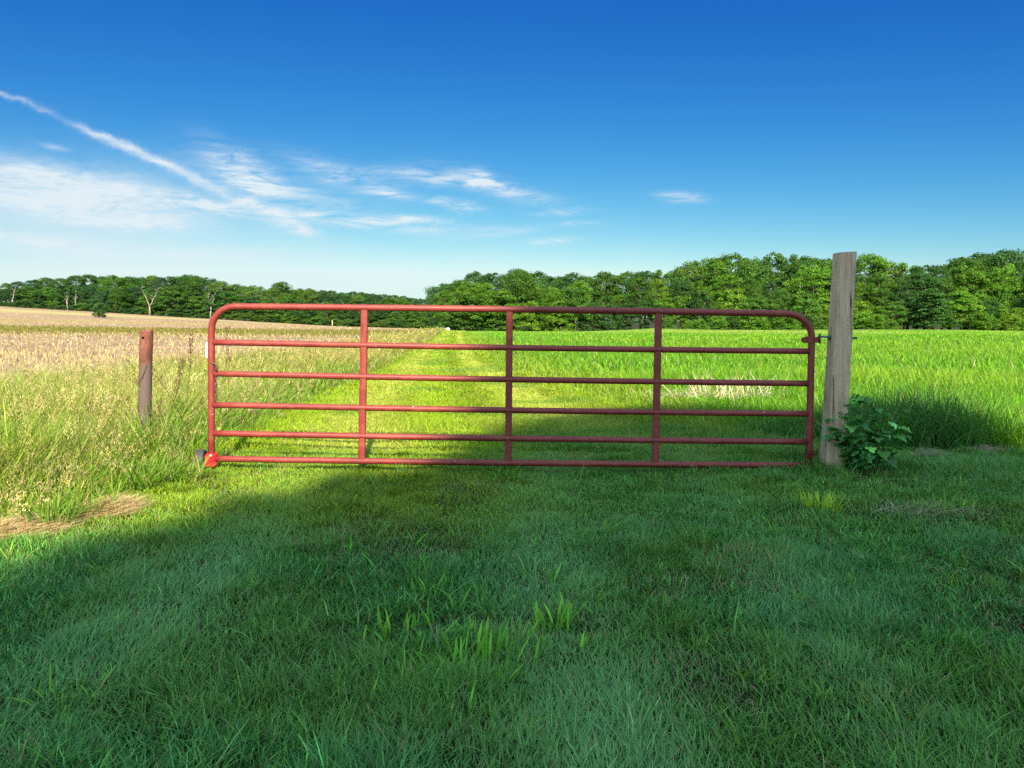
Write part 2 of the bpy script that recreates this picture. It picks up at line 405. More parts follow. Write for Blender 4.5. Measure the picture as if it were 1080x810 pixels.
path = Grass()
def path_zone(y0, y1, dens, w, hmul):
    x, y = scatter(y0, y1, dens, lambda y: L_edge(y) - 0.15, lambda y: R_edge(y) + 0.25, 1.0)
    n = len(x)
    off = (x - L_edge(y)) / np.maximum(np.minimum(R_edge(y), 4) - L_edge(y), 0.5)
    trk = np.exp(-((np.abs(off - 0.5) - 0.28) / 0.11) ** 2)
    h = (0.045 + 0.05 * vnoise(x, y, 2.5, 31)) * rng.uniform(0.6, 1.3, n) * hmul * (1 - 0.35 * trk)
    yaw = rng.uniform(0, 2 * np.pi, n)
    c = pal(n, (0.205, 0.310, 0.008), 0.26, 0.1)
    stripe = 0.5 + 0.5 * np.sin(off * 19.0)
    c = c * (0.80 + 0.36 * stripe)[:, None]
    c = blend(c, pal(n, (0.36, 0.41, 0.06), 0.2), np.clip(trk * 0.85 + 0.35 * smooth(0.55, 0.8, vnoise(x, y, 0.8, 33)), 0, 1))
    c = blend(c, pal(n, (0.11, 0.24, 0.025), 0.2), smooth(0.6, 0.8, vnoise(x, y, 1.3, 34)) * 0.6)
    c = blend(c, pal(n, LAWN, 0.3), (1 - smooth(7.2, 9.8, y)) * smooth(-0.6, 0.8, x) * 0.75)
    dry = rng.random(n) < 0.07; c[dry] = pal(int(dry.sum()), (0.34, 0.27, 0.12), 0.25)
    P = np.stack([x, y, ground_z(x, y) - 0.004], -1)
    path.add(*blades(P, h, w * rng.uniform(0.6, 1.3, n), yaw, rng.uniform(0, 0.7, n), rng.uniform(0, 0.9, n), c, 2, rng.uniform(0, 6.28, n)))
path_zone(7.0, 12, 4500, 0.0075, 1.0)
path_zone(12, 26, 1400, 0.016, 1.1)
path_zone(26, 60, 260, 0.045, 1.25)
path_zone(60, 150, 30, 0.14, 1.5)
o = path.build('mown_track_grass', M_GRASS); tag(o, 'sunlit mown grass track running away behind the gate', 'grass', kind='stuff')

crop = Grass()
def crop_zone(y0, y1, dens, w, hm, segs=3):
    x, y = scatter(y0, y1, dens, lambda y: R_edge(y), big, 2.6)
    e = x - R_edge(y) + (vnoise(x, y, 1.6, 47) - 0.5) * 0.7
    keep = (rng.random(len(x)) < 0.35 + 0.65 * smooth(0, 0.8, e)) & (e > 0)
    x, y, e = x[keep], y[keep], e[keep]; n = len(x)
    nb = vnoise(x, y, 0.35, 41)
    edge_tall = np.exp(-(((x - 4.0) / 0.85) ** 4 + ((y - 7.6) / 0.7) ** 4))
    lowk = (0.40 + 0.60 * smooth(0, 2.6, e)) * (1 - smooth(3.0, 4.2, x) * (y < 9)) + smooth(3.0, 4.2, x) * (y < 9) * (0.55 + 0.45 * smooth(0, 0.6, e))
    h = (0.25 + 0.16 * nb + 0.26 * edge_tall) * rng.uniform(0.5, 1.25, n) * lowk * hm
    yaw = rng.uniform(0, 2 * np.pi, n)
    c = pal(n, (0.125, 0.285, 0.012), 0.26, 0.1)
    c = blend(c, pal(n, (0.20, 0.35, 0.018), 0.2), smooth(0.45, 0.8, vnoise(x, y, 0.22, 43)) * 0.8)
    c = blend(c, pal(n, (0.08, 0.20, 0.025), 0.2), (rng.random(n) < 0.2) * 0.8)
    c = blend(c, pal(n, (0.19, 0.28, 0.02), 0.22), (1 - smooth(0.3, 2.4, e)) * (x < 2.6) * 0.8)
    c = blend(c, pal(n, (0.05, 0.155, 0.03), 0.3), (x > 2.4) * (1 - smooth(7.9, 8.9, y)) * (1 - smooth(4.2, 4.9, x)) * 0.85)  # tree shade put into the crop colour right of the post
    dry = rng.random(n) < 0.03; c[dry] = pal(int(dry.sum()), (0.36, 0.30, 0.15), 0.2)
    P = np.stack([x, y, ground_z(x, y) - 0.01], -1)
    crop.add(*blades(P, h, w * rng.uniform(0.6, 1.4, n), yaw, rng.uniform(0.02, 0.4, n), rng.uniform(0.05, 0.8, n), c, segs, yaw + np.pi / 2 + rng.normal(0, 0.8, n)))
crop_zone(6.2, 10, 1500, 0.0085, 1.0, 4)
crop_zone(10, 16, 700, 0.012, 1.0)
crop_zone(16, 32, 200, 0.022, 1.0)
crop_zone(32, 46, 60, 0.045, 1.0)
crop_zone(46, 70, 34, 0.055, 0.6)
crop_zone(70, 158, 4, 0.10, 0.25, 2)
o = crop.build('green_crop', M_GRASS); tag(o, 'tall bright green crop filling the field on the right', 'crop', kind='stuff')

meadow = Grass(); heads = Grass()
def meadow_zone(y0, y1, dens, w, hm, sdens, sw):
    xl = lambda y: F_edge(y) - 0.4; xh = lambda y: L_edge(y) + 0.05 + 0.12 * np.sin(y * 7)
    x, y = scatter(y0, y1, dens, xl, xh, 2.4)
    e = L_edge(y) - x
    front = smooth(3.4, 4.4, y)
    hs = (0.35 + 0.65 * smooth(0, np.where(y > 6.0, 0.4, 0.9), e)) * (1 + 0.35 * np.exp(-(((x + 3.1) / .5) ** 2 + ((y - 6.8) / .8) ** 2))) * (0.45 + 0.55 * smooth(0.0, 1.2, y - 3.8 - 0.25 * vnoise(x, y, 2, 59)))
    keep = rng.random(len(x)) < front * (0.5 + 0.5 * smooth(0.25, 0.6, vnoise(x, y, 1.6, 51)))
    x, y, e, hs = x[keep], y[keep], e[keep], hs[keep]; n = len(x)
    h = (0.26 + 0.40 * vnoise(x, y, 1.5, 52)) * rng.uniform(0.4, 1.3, n) * hs * hm
    yaw = rng.uniform(0, 2 * np.pi, n)
    c = pal(n, (0.165, 0.285, 0.022), 0.34, 0.16)
    c = blend(c, pal(n, (0.27, 0.275, 0.05), 0.22), smooth(0.4, 0.75, vnoise(x, y, 0.7, 53)) * 0.75)
    c = blend(c, pal(n, (0.15, 0.30, 0.022), 0.25), (1 - smooth(0.1, 0.9, e)) * 0.8)
    c = blend(c, pal(n, (0.27, 0.235, 0.055), 0.2), smooth(9, 26, y) * 0.6)
    dry = rng.random(n) < 0.17; c[dry] = pal(int(dry.sum()), (0.36, 0.29, 0.13), 0.25)
    P = np.stack([x, y, ground_z(x, y) - 0.01], -1)
    meadow.add(*blades(P, h, w * rng.uniform(0.55, 1.5, n), yaw, rng.uniform(0.02, 0.45, n), rng.uniform(0.05, 0.9, n), c, 3, yaw + np.pi / 2 + rng.normal(0, 0.8, n)))
    # flowering stems
    x, y = scatter(y0, y1, sdens, xl, lambda y: L_edge(y) - 0.1, 2.4)
    e = L_edge(y) - x
    hs = (0.45 + 0.55 * smooth(0, np.where(y > 6.0, 0.4, 1.0), e)) * (0.5 + 0.5 * smooth(0.0, 1.4, y - 3.9))
    keep = rng.random(len(x)) < smooth(3.7, 4.6, y) * (0.25 + 0.75 * smooth(0.3, 0.65, vnoise(x, y, 0.9, 55)))
    x, y, hs = x[keep], y[keep], hs[keep]; n = len(x)
    h = (0.36 + 0.44 * rng.random(n) ** 1.5) * hs * hm
    yaw = rng.normal(0.2, 1.3, n); lean = rng.uniform(0.02, 0.3, n); cu = rng.uniform(0.02, 0.4, n)
    P = np.stack([x, y, ground_z(x, y)], -1)
    cs = pal(n, (0.24, 0.24, 0.06), 0.2, 0.1)
    heads.add(*blades(P, h, np.full(n, sw), yaw, lean, cu, cs, 3, rng.uniform(0, 6.28, n)))
    K = 18 if y0 < 11 else 6
    ch = pal(n, (0.46, 0.385, 0.16), 0.28, 0.08)
    pink = rng.random(n) < 0.2; ch[pink] = pal(int(pink.sum()), (0.33, 0.21, 0.13), 0.2)
    for k in range(K):
        t = 0.76 + 0.24 * (k + rng.random(n)) / K
        off = (lean * t + cu * t * t) * h
        sp = (1.02 - t) * 0.10 + 0.004
        q = np.stack([x + np.cos(yaw) * off + rng.normal(0, 1, n) * sp * 0.8, y + np.sin(yaw) * off + rng.normal(0, 1, n) * sp * 0.8,
                      P[:, 2] + h * t * (1 - 0.45 * cu * t) + rng.normal(0, 0.004, n)], -1)
        heads.add(*blades(q, rng.uniform(0.009, 0.02, n) * (2.2 if y0 >= 11 else 1), np.full(n, sw * 1.25), rng.uniform(0, 6.28, n), rng.uniform(0.2, 1.2, n), np.zeros(n), ch, 2, rng.uniform(0, 6.28, n)))
meadow_zone(3.4, 6.5, 2900, 0.0062, 0.95, 210, 0.0024)
meadow_zone(6.5, 11, 1900, 0.0072, 0.9, 160, 0.003)
meadow_zone(11, 22, 700, 0.013, 0.85, 45, 0.0055)
meadow_zone(22, 50, 170, 0.03, 0.85, 10, 0.012)
meadow_zone(50, 140, 30, 0.08, 0.8, 1, 0.03)
o = meadow.build('rough_meadow_grass', M_GRASS); tag(o, 'tall unmown meadow grass along the left side of the track', 'grass', kind='stuff')
o = heads.build('seeding_grass_heads', M_DRY); tag(o, 'straw coloured seed heads standing in the tall grass on the left', 'grass', kind='stuff')

# stubble and crop residue on the bare field
stub = Grass()
def stub_zone(y0, y1, dens, w, hm):
    x, y = scatter(y0, y1, dens, neg, lambda y: F_edge(y) + 0.5, 2.0)
    keep = rng.random(len(x)) < 0.3 + 0.7 * smooth(0.3, 0.7, vnoise(x, y * 0.6, 0.5, 61))
    x, y = x[keep], y[keep]; n = len(x)
    c = pal(n, (0.355, 0.265, 0.155), 0.3, 0.08)
    yl = rng.random(n) < 0.2; c[yl] = pal(int(yl.sum()), (0.42, 0.36, 0.13), 0.2)
    dk = rng.random(n) < 0.15; c[dk] = pal(int(dk.sum()), (0.19, 0.125, 0.08), 0.2)
    P = np.stack([x, y, ground_z(x, y)], -1)
    flat = rng.random(n) < 0.6
    h = np.where(flat, rng.uniform(0.02, 0.05, n), rng.uniform(0.06, 0.17, n)) * hm
    lean = np.where(flat, rng.uniform(2, 5, n), rng.uniform(0, 0.4, n))
    stub.add(*blades(P, h, w * rng.uniform(0.6, 1.3, n), rng.uniform(0, 6.28, n), lean, np.zeros(n), c, 2, rng.uniform(0, 6.28, n)))
stub_zone(7, 16, 240, 0.012, 1.0)
stub_zone(16, 34, 90, 0.022, 1.0)
stub_zone(34, 76, 16, 0.05, 1.1)
stub_zone(76, 230, 1.6, 0.10, 1.2)
o = stub.build('field_stubble', M_DRY); tag(o, 'tan stubble and straw lying on the bare field at left', 'stubble', kind='stuff')

# weedy green strip across the bare field
strip = Grass()
x = rng.uniform(-110, -7, 20000); y = rng.normal(68, 9.0, 20000) - 0.42 * x
k = (x < F_edge(y)) & (np.abs(x) < 0.74 * y + 3); x, y = x[k], y[k]; n = len(x)
strip.add(*blades(np.stack([x, y, ground_z(x, y)], -1), rng.uniform(0.1, 0.4, n), rng.uniform(0.05, 0.12, n), rng.uniform(0, 6.28, n), rng.uniform(0, .3, n), rng.uniform(0, .5, n), pal(n, (0.185, 0.17, 0.04), 0.25), 2, rng.uniform(0, 6.28, n)))
o = strip.build('weedy_grass_strip', M_GRASS); tag(o, 'yellow green strip of grass crossing the bare field', 'grass', kind='stuff')

# ------------------------------------------------------------------ loose hay, tufts and dead patches
def hay(name, cx, cy, rx, ry, hgt, n, label, base=(0.50, 0.36, 0.18), group=None):
    g = Grass(); r = np.sqrt(rng.random(n)); a = rng.uniform(0, 6.28, n)
    x, y = rx * r * np.cos(a), ry * r * np.sin(a)
    x = x * (1 + 0.35 * (vnoise(a * 2, a * 0, 1.0, 71) - 0.5))
    z = ground_z(cx + x, cy + y) - gz(cx, cy) + hgt * (1 - r ** 2) * rng.random(n)
    L = rng.uniform(0.06, 0.2, n)
    g.add(*blades(np.stack([x, y, z + 0.008], -1), 0.2 * L, rng.uniform(0.0022, 0.0045, n), rng.normal(0.3, 1.1, n), rng.uniform(3, 5.5, n), np.full(n, -0.25), pal(n, base, 0.25, 0.07), 3, rng.uniform(0, 6.28, n)))
    o = g.build(name, M_DRY); o.location = (cx, cy, gz(cx, cy)); tag(o, label, 'dead grass' if 'patch' in name else 'hay', group); return o
hay('straw_mat', -2.60, 4.74, 0.20, 0.22, 0.07, 1900, 'larger mat of tan straw at the foot of the tall grass beside the lawn shade')
hay('straw_mat', -2.86, 4.30, 0.24, 0.20, 0.06, 1700, 'tan straw mat at the left edge of the photo')
hay('straw_tuft', -2.72, 6.3, 0.16, 0.14, 0.06, 600, 'small tuft of straw beside the gate wheel')
hay('hay_clump', px_to(980, 6.55), 6.6, 0.13, 0.08, 0.07, 260, 'grey brown clump of dry grass just right of the leafy weed', (0.30, 0.24, 0.17))
hay('hay_clump', px_to(1040, 6.75), 6.8, 0.18, 0.08, 0.07, 320, 'pinkish brown heap of dead grass at the crop edge far right', (0.36, 0.25, 0.18))
hay('dead_grass_patch', 2.6, 4.75, 0.30, 0.12, 0.03, 190, 'faint patch of dead pale grass in the shaded lawn at right', (0.40, 0.33, 0.22))

def tuft(name, cx, cy, n, h, w, spread, col, label, lean=0.6, m=None, cat='grass tuft', group=None, curve=0.5, segs=4):
    g = Grass(); a = rng.uniform(0, 6.28, n); r = spread * np.sqrt(rng.random(n))
    P = np.stack([r * np.cos(a), r * np.sin(a), np.zeros(n)], -1)
    yaw = a + rng.normal(0, 0.6, n)
    g.add(*blades(P, h * rng.uniform(0.55, 1.15, n), w * rng.uniform(0.7, 1.3, n), yaw, lean * rng.uniform(0.1, 1.1, n), curve * rng.uniform(0, 1.2, n), pal(n, col, 0.15, 0.08), segs, yaw + np.pi / 2 + rng.normal(0, 0.3, n)))
    o = g.build(name, m or M_GRASS); o.location = (cx, cy, gz(cx, cy)); tag(o, label, cat, group); return o
def at(px, py): d = F0 * CAMH / (py - HZ); return px_to(px, d), d
x, y = at(505, 712); tuft('broad_blade_tuft', x, y, 46, 0.125, 0.012, 0.17, (0.17, 0.42, 0.035), 'broad bladed light green grass tuft in the middle of the near lawn', 0.5)
x, y = at(578, 665); tuft('broad_blade_tuft', x, y, 18, 0.11, 0.011, 0.07, (0.17, 0.42, 0.035), 'small broad bladed tuft right behind the largest tuft in the near lawn', 0.5)
x, y = at(412, 672); tuft('broad_blade_tuft', x, y, 13, 0.10, 0.011, 0.10, (0.17, 0.40, 0.035), 'few broad upright blades left of the largest lawn tuft', 0.3)
x, y = at(450, 622); tuft('coarse_grass_tuft', x, y, 70, 0.12, 0.006, 0.13, (0.095, 0.25, 0.035), 'coarse spreading clump of grass in the mid lawn left of centre', 0.9)
x, y = at(865, 541); tuft('bright_grass_tuft', x, y, 80, 0.12, 0.007, 0.12, (0.27, 0.43, 0.03), 'grass tuft coloured sunlit yellow green standing in the shaded lawn left of the dead patch', 0.4)  # sun fleck's brightness is put into this tuft's colour
x, y = at(940, 752); tuft('bright_grass_tuft', x, y, 45, 0.055, 0.004, 0.10, (0.26, 0.28, 0.06), 'yellowish grass tuft in the near lawn at the lower right corner', 0.6)
x, y = at(765, 500); tuft('bright_grass_tuft', x, y, 25, 0.06, 0.006, 0.08, (0.14, 0.25, 0.02), 'small light green tuft just below the gate bottom rail', 0.4)
x, y = at(40, 560); tuft('coarse_grass_tuft', x + .1, y, 70, 0.22, 0.009, 0.12, (0.12, 0.215, 0.022), 'light green coarse clump at the left edge above the straw', 0.5, curve=.7)
x, y = at(150, 520); tuft('coarse_grass_tuft', x, y, 60, 0.26, 0.011, 0.12, (0.12, 0.22, 0.022), 'broad bladed arching clump below the rusty pipe post', 0.8, curve=.8)
x, y = at(175, 512); tuft('coarse_grass_tuft', x, y, 50, 0.24, 0.011, 0.10, (0.135, 0.225, 0.024), 'arching clump of long blades leaning towards the gate wheel', 0.9, curve=.9)
x, y = at(850, 496); tuft('coarse_grass_tuft', x, y + .15, 90, 0.20, 0.006, 0.14, (0.06, 0.14, 0.02), 'dark grass clump at the foot of the gate hinge end', 0.5)

def pale_stalks(cx, cy):
    g = Grass(); n = 150; x = rng.normal(0, 0.38, n); y = rng.normal(0, 0.25, n)
    z = ground_z(cx + x, cy + y) - gz(cx, cy)
    g.add(*blades(np.stack([x, y, z], -1), rng.uniform(0.25, 0.55, n), np.full(n, 0.009), rng.uniform(0, 6.28, n), rng.uniform(0.1, 0.8, n), rng.uniform(0, .4, n), pal(n, (0.55, 0.44, 0.30), 0.2), 3, rng.uniform(0, 6.28, n)))
    n = 420; x = rng.normal(-0.1, 0.5, n); y = rng.normal(0, 0.3, n); z = ground_z(cx + x, cy + y) - gz(cx, cy) + 0.12
    g.add(*blades(np.stack([x, y, z], -1), rng.uniform(0.04, 0.1, n), np.full(n, 0.008), rng.uniform(0, 6.28, n), rng.uniform(2, 5, n), np.full(n, -.2), pal(n, (0.50, 0.38, 0.26), 0.2), 2, rng.uniform(0, 6.28, n)))
    o = g.build('dead_stalk_clump', M_DRY); o.location = (cx, cy, gz(cx, cy))
    tag(o, 'pale dead stalks standing in the green field seen through the right gate panel', 'dead stalks')
pale_stalks(px_to(768, 11.2), 11.2)

def dock(px, d, h, label, lean=0.1):
    t = empty('dry_dock_plant', (px_to(px, d), d, gz(px_to(px, d), d))); tag(t, label, 'weed stalk', 'dry dark weed stalks')
    m = MB(); pts = [(lean * h * k / 6 + 0.01 * math.sin(k * 2), 0, h * k / 6) for k in range(7)]
    m.tube(pts, [0.005 - 0.0005 * k for k in range(7)], 6); m.build('stalk', M_RUST, t)
    g = Grass(); n = 110; s = rng.uniform(0.62, 1, n); a = rng.uniform(0, 6.28, n)
    P = np.stack([lean * h * s + 0.018 * np.cos(a), 0.018 * np.sin(a), h * s], -1)
    g.add(*blades(P, rng.uniform(0.01, 0.022, n), np.full(n, 0.009), a, rng.uniform(0, 1, n), np.zeros(n), pal(n, (0.13, 0.07, 0.035), 0.25), 2)); g.build('seed_spike', M_DRY, t)
dock(196, 7.4, 1.12, 'dark dry weed stalk between the rusty pipe and the gate', 0.05)
dock(243, 8.3, 1.15, 'dark dry weed stalk seen through the top left corner of the gate', -0.03)
dock(172, 6.9, 0.85, 'reddish dry stalk slanting just right of the rusty pipe', 0.22)

# ------------------------------------------------------------------ leafy weed at the post
def leafy_weed(cx, cy):
    t = empty('leafy_weed', (cx, cy, gz(cx, cy))); t.scale = (.84, .84, .98); tag(t, 'bushy dark green weed with large lobed leaves at the foot of the timber post', 'weed')
    n_out = 31
    th = np.linspace(-np.pi * 0.93, np.pi * 0.93, n_out)
    rr = 0.50 * (1 - 0.10 * np.abs(th) / np.pi) * (1 + 0.17 * np.cos(5 * th)) * (1 + 0.06 * (-1.0) ** np.arange(n_out)) 
    outline = np.stack([rr * np.cos(th) + 0.42, rr * np.sin(th) * 1.05], -1)
    g = Grass(); st = MB()
    stems = []
    for s in range(26):
        a = rng.uniform(0, 6.28); le = rng.uniform(0.22, 0.66); out_ = rng.uniform(0.06, 0.30)
        p = [Vector((0.05 * math.cos(a), 0.05 * math.sin(a), 0))]
        for k in range(1, 6):
            f = k / 5
            p.append(Vector(((0.05 + out_ * f ** 1.3) * math.cos(a) * 1.05 + rng.normal(0, .008), (0.05 + out_ * f ** 1.3) * math.sin(a) * 0.75, le * f * (1 - 0.12 * f))))
        st.tube(p, [0.006 - 0.0007 * k for k in range(6)], 6); stems.append(p)
    p = [Vector((-0.05, -0.08, 0)), Vector((-0.09, -0.09, 0.25)), Vector((-0.10, -0.08, 0.45)), Vector((-0.125, -0.07, 0.57)), Vector((-0.13, -.07, .60)), Vector((-0.135, -.07, .62))]
    st.tube(p, 0.004, 6); stems.append(p)
    def leaf(pos, yaw, pitch, size):
        ca, sa, cp, sp = math.cos(yaw), math.sin(yaw), math.cos(pitch), math.sin(pitch)
        nb = len(outline); loc = np.concatenate([[[0.02, 0.0], [0.45, 0.0], [0.9, 0]], outline])
        u, v = loc[:, 0] * size, loc[:, 1] * size
        z = 0.20 * np.abs(v) - 0.35 * u * u / size + 0.006 * rng.normal(0, 1, len(u))
        X = u * cp - z * sp; Z = u * sp + z * cp
        V = np.stack([pos[0] + X * ca - v * sa, pos[1] + X * sa + v * ca, pos[2] + Z], -1)
        T = [(1, 3 + k, 4 + k) for k in range(nb - 1)] + [(1, 0, 3), (1, 2 + nb, 0)]
        c = pal(1, (0.095, 0.27, 0.062), 0.3, 0.14)
        g.add(V, None, np.array(T), np.repeat(c, len(V), 0))
    for p in stems:
        a0 = math.atan2(p[-1].y, p[-1].x)
        for k in range(2, 6):
            for q in range(2 if k < 5 else 3):
                pos = p[k] + Vector(rng.normal(0, 0.025, 3))
                leaf(pos, a0 + rng.normal(0, 1.0), rng.uniform(-0.5, 0.45), rng.uniform(0.05, 0.135) * (1.1 if k < 5 else 0.75))
    st.build('stem', simple_mat('green_stem', (0.07, 0.12, 0.03), 0.6), t); g.build('foliage', M_WEED, t)
leafy_weed(px_to(921, 5.8), 5.85)

def rosette(px, py, n, s, label, col=(0.06, 0.15, 0.03)):
    x, y = at(px, py)
    tuft('broadleaf_seedling', x, y, n, s, s * 0.42, 0.012, col, label, 0.7, M_WEED, 'weed', None, 0.5, 4)
rosette(852, 694, 3, 0.075, 'single pale green broad leaf lying in the near right lawn', (0.08, 0.16, 0.06))
rosette(237, 800, 4, 0.055, 'small broad leaved seedling at the bottom left of the lawn')
rosette(345, 690, 3, 0.05, 'light green round leaf left of the broad bladed tuft', (0.11, 0.22, 0.03))
rosette(884, 700, 4, 0.05, 'little seedling just right of the single pale broad leaf')

# ------------------------------------------------------------------ the gate
GD = 6.05; S = F0 / GD
gx = lambda px: (px - 540) / S
def railz(i, x):
    zl = [1.365, 1.073, .819, .565, .334, .128][i]; zr = [1.302, 1.000, .738, .492, .265, .074][i]
    f = (x - gx(223)) / (gx(855) - gx(223)); z = zl + (zr - zl) * f
    return z + (0.012 * math.sin(math.pi * f) if i else -0.012 * math.sin(math.pi * f)) * -1 * 0.6
def build_gate():
    t = empty('farm_gate', (0, GD, 0)); tag(t, 'wide red tubular steel farm gate with six rails, closed across the grass track', 'gate')
    xl, xr = gx(223), gx(854.5); LT = 0.012                                    # right end leans out a little
    r = 0.027; cr = 0.19
    # outer frame: left upright, bent corner, top rail, bent corner, right upright
    pts = []
    zb = railz(5, xl)
    for k in range(6): pts.append((xl, 0, zb - 0.02 + (railz(0, xl) - cr - zb) * k / 5))
    c = Vector((xl + cr, 0, railz(0, xl + cr) - cr))
    for k in range(1, 10):
        a = math.pi - k / 10 * math.pi / 2; pts.append((c.x + cr * math.cos(a), 0, c.z + cr * math.sin(a)))
    for k in range(0, 21):
        x = xl + cr + (xr + LT - xl - 2 * cr) * k / 20; pts.append((x, 0, railz(0, x)))
    c = Vector((xr + LT - cr, 0, railz(0, xr) - cr))
    for k in range(1, 10):
        a = math.pi / 2 - k / 10 * math.pi / 2; pts.append((c.x + cr * math.cos(a), 0, c.z + cr * math.sin(a)))
    zr = railz(5, xr)
    for k in range(6):
        f = k / 5; pts.append((xr + LT * (1 - f) - 0.012 * f, 0, c.z + (zr - 0.02 - c.z) * f))
    MB().tube(pts, r, 16).build('frame', M_PAINT, t)
    for i in range(1, 6):
        p = [(xl + 0.01 + (xr - xl - 0.02) * k / 24, 0, railz(i, xl + (xr - xl) * k / 24)) for k in range(25)]
        MB().tube(p, 0.0245 if i < 5 else 0.025, 14).build('rail', M_PAINT, t)
    for a, b in ((384.5, 381.5), (537.5, 536.0), (694.5, 691)):
        m = MB(); p0, p1 = Vector((gx(b), 0, railz(5, gx(b)))), Vector((gx(a), 0, railz(0, gx(a))))
        # flattened box-section upright
        w, dd = 0.0275, 0.019; V = []
        for p in (p0, p1):
            for sx, sy in ((-1, -.7), (-.75, -1), (.75, -1), (1, -.7), (1, .7), (.75, 1), (-.75, 1), (-1, .7)): V.append((p.x + sx * w, p.y + sy * dd, p.z))
        m.add(V, [(j, (j + 1) % 8, 8 + (j + 1) % 8, 8 + j) for j in range(8)]); wl = m
        for i in range(6):                                                        # weld beads where rails meet the upright
            z = railz(i, p0.x); x0 = p0.x + (p1.x - p0.x) * (z - p0.z) / (p1.z - p0.z)
            for s in (-1, 1):
                ring = [(x0 + s * (w + .001), 0.0235 * math.cos(q * .5236), z + 0.0235 * math.sin(q * .5236)) for q in range(12)]
                wl.tube(ring, 0.0035, 6, True)
        m.build('upright', M_PAINT, t, False)
    # wheel and its bracket at the free end
    br = bmesh.new()
    bmesh.ops.create_cube(br, size=1, matrix=Matrix.Translation((xl + 0.004, -0.004, zb - 0.006)) @ Matrix.Diagonal((0.082, 0.085, 0.105, 1)))
    bmesh.ops.bevel(br, geom=br.edges[:], offset=0.008, segments=2, affect='EDGES')
    b = bm_obj('wheel_bracket', br, M_BRIGHT, t)
    m = MB(); m.tube([(xl + 0.016, -0.048, zb + 0.035), (xl + 0.016, -0.060, zb + 0.035)], 0.009, 6); m.build('bolt', M_WHITE, b)
    wc = Vector((gx(212.5), 0.0, 0.0)); wc.z = max(zb - 0.028, gz(wc.x, GD) + 0.085)
    wh = empty('wheel', (0, 0, 0)); wh.parent = t
    tm = MB(); n = 36
    prof = [(-.022, .05), (-.031, .06), (-.033, .074), (-.026, .084), (-.012, .088), (.012, .088), (.026, .084), (.033, .074), (.031, .06), (.022, .05)]
    V, Q = [], []
    for j in range(n):
        a = 2 * math.pi * j / n
        for (w, rr) in prof: V.append((w, rr * math.cos(a), rr * math.sin(a)))
    k = len(prof)
    for j in range(n):
        for i in range(k): Q.append((j * k + i, j * k + (i + 1) % k, ((j + 1) % n) * k + (i + 1) % k, ((j + 1) % n) * k + i))
    tyre = MB().add(V, Q).build('tyre', M_RUBBER, wh)
    hub = MB(); hub.tube([(-.024, 0, 0), (-.020, 0, 0), (.020, 0, 0), (.024, 0, 0)], [.048, .051, .051, .048], 24); hub.tube([(-.03, 0, 0), (.075, 0, 0)], .011, 10)
    hb = hub.build('hub', M_RUST, wh, False)
    wh.location = wc; wh.rotation_euler = (0, R(-4), R(9))
    # sticker on the outer side of the free end, chain and latch
    z0, z1 = z_at(377, GD), z_at(361, GD)
    bs = bmesh.new(); bmesh.ops.create_cube(bs, size=1, matrix=Matrix.Translation((xl - r - .004, -.006, (z0 + z1) / 2)) @ Matrix.Diagonal((.012, .03, z1 - z0, 1)))
    bm_obj('sticker', bs, M_WHITE, t)
    ch = MB(); x0, y0 = xl + 0.042, -0.012
    for k in range(17):
        zc = railz(2, xl) + 0.07 - k * 0.021; ring = []
        for q in range(12):
            a = q * math.pi / 6; u, v = 0.0095 * math.cos(a), 0.017 * math.sin(a)
            ring.append((x0 + .004 * math.sin(k * 1.7) + (u if k % 2 else 0), y0 + (0 if k % 2 else u), zc + v))
        ch.tube(ring, 0.0034, 6, True)
    ch.build('chain', M_RUST, t)
    lt = MB(); zc = railz(2, xl) + 0.045
    lt.tube([(xl, -0.02, zc + .04), (xl + .045, -.022, zc + .035), (xl + .055, -.02, zc), (xl + .05, -.02, zc - .03)], 0.009, 8); lt.build('latch', M_RUST, t)
    # hinge strap on the post end
    zh = z_at(358.5, GD); hx = gx(854)
    hg = bmesh.new()
    bmesh.ops.create_cone(hg, cap_ends=True, segments=20, radius1=0.034, radius2=0.034, depth=0.055, matrix=Matrix.Translation((hx, 0, zh)))
    for dx, w in ((-0.042, 0.028), (0.05, 0.042)):
        bmesh.ops.create_cube(hg, size=1, matrix=Matrix.Translation((hx + dx, 0, zh)) @ Matrix.Diagonal((w, 0.03, 0.045, 1)))
    bmesh.ops.bevel(hg, geom=hg.edges[:], offset=0.003, segments=1, affect='EDGES')
    h = bm_obj('hinge_strap', hg, M_PAINT, t)
    m = MB()
    for dx in (-0.055, 0.072): m.tube([(hx + dx - .008, 0, zh), (hx + dx + .008, 0, zh)], 0.017, 6)
    m.build('bolt', M_RUST, h)
    # second hinge, low down in the grass
    m = MB(); zl = railz(5, xr) + 0.10
    m.tube([(hx - .01, 0, zl), (hx + .06, 0, zl)], 0.018, 8); m.build('lower_hinge', M_RUST, t)
build_gate()

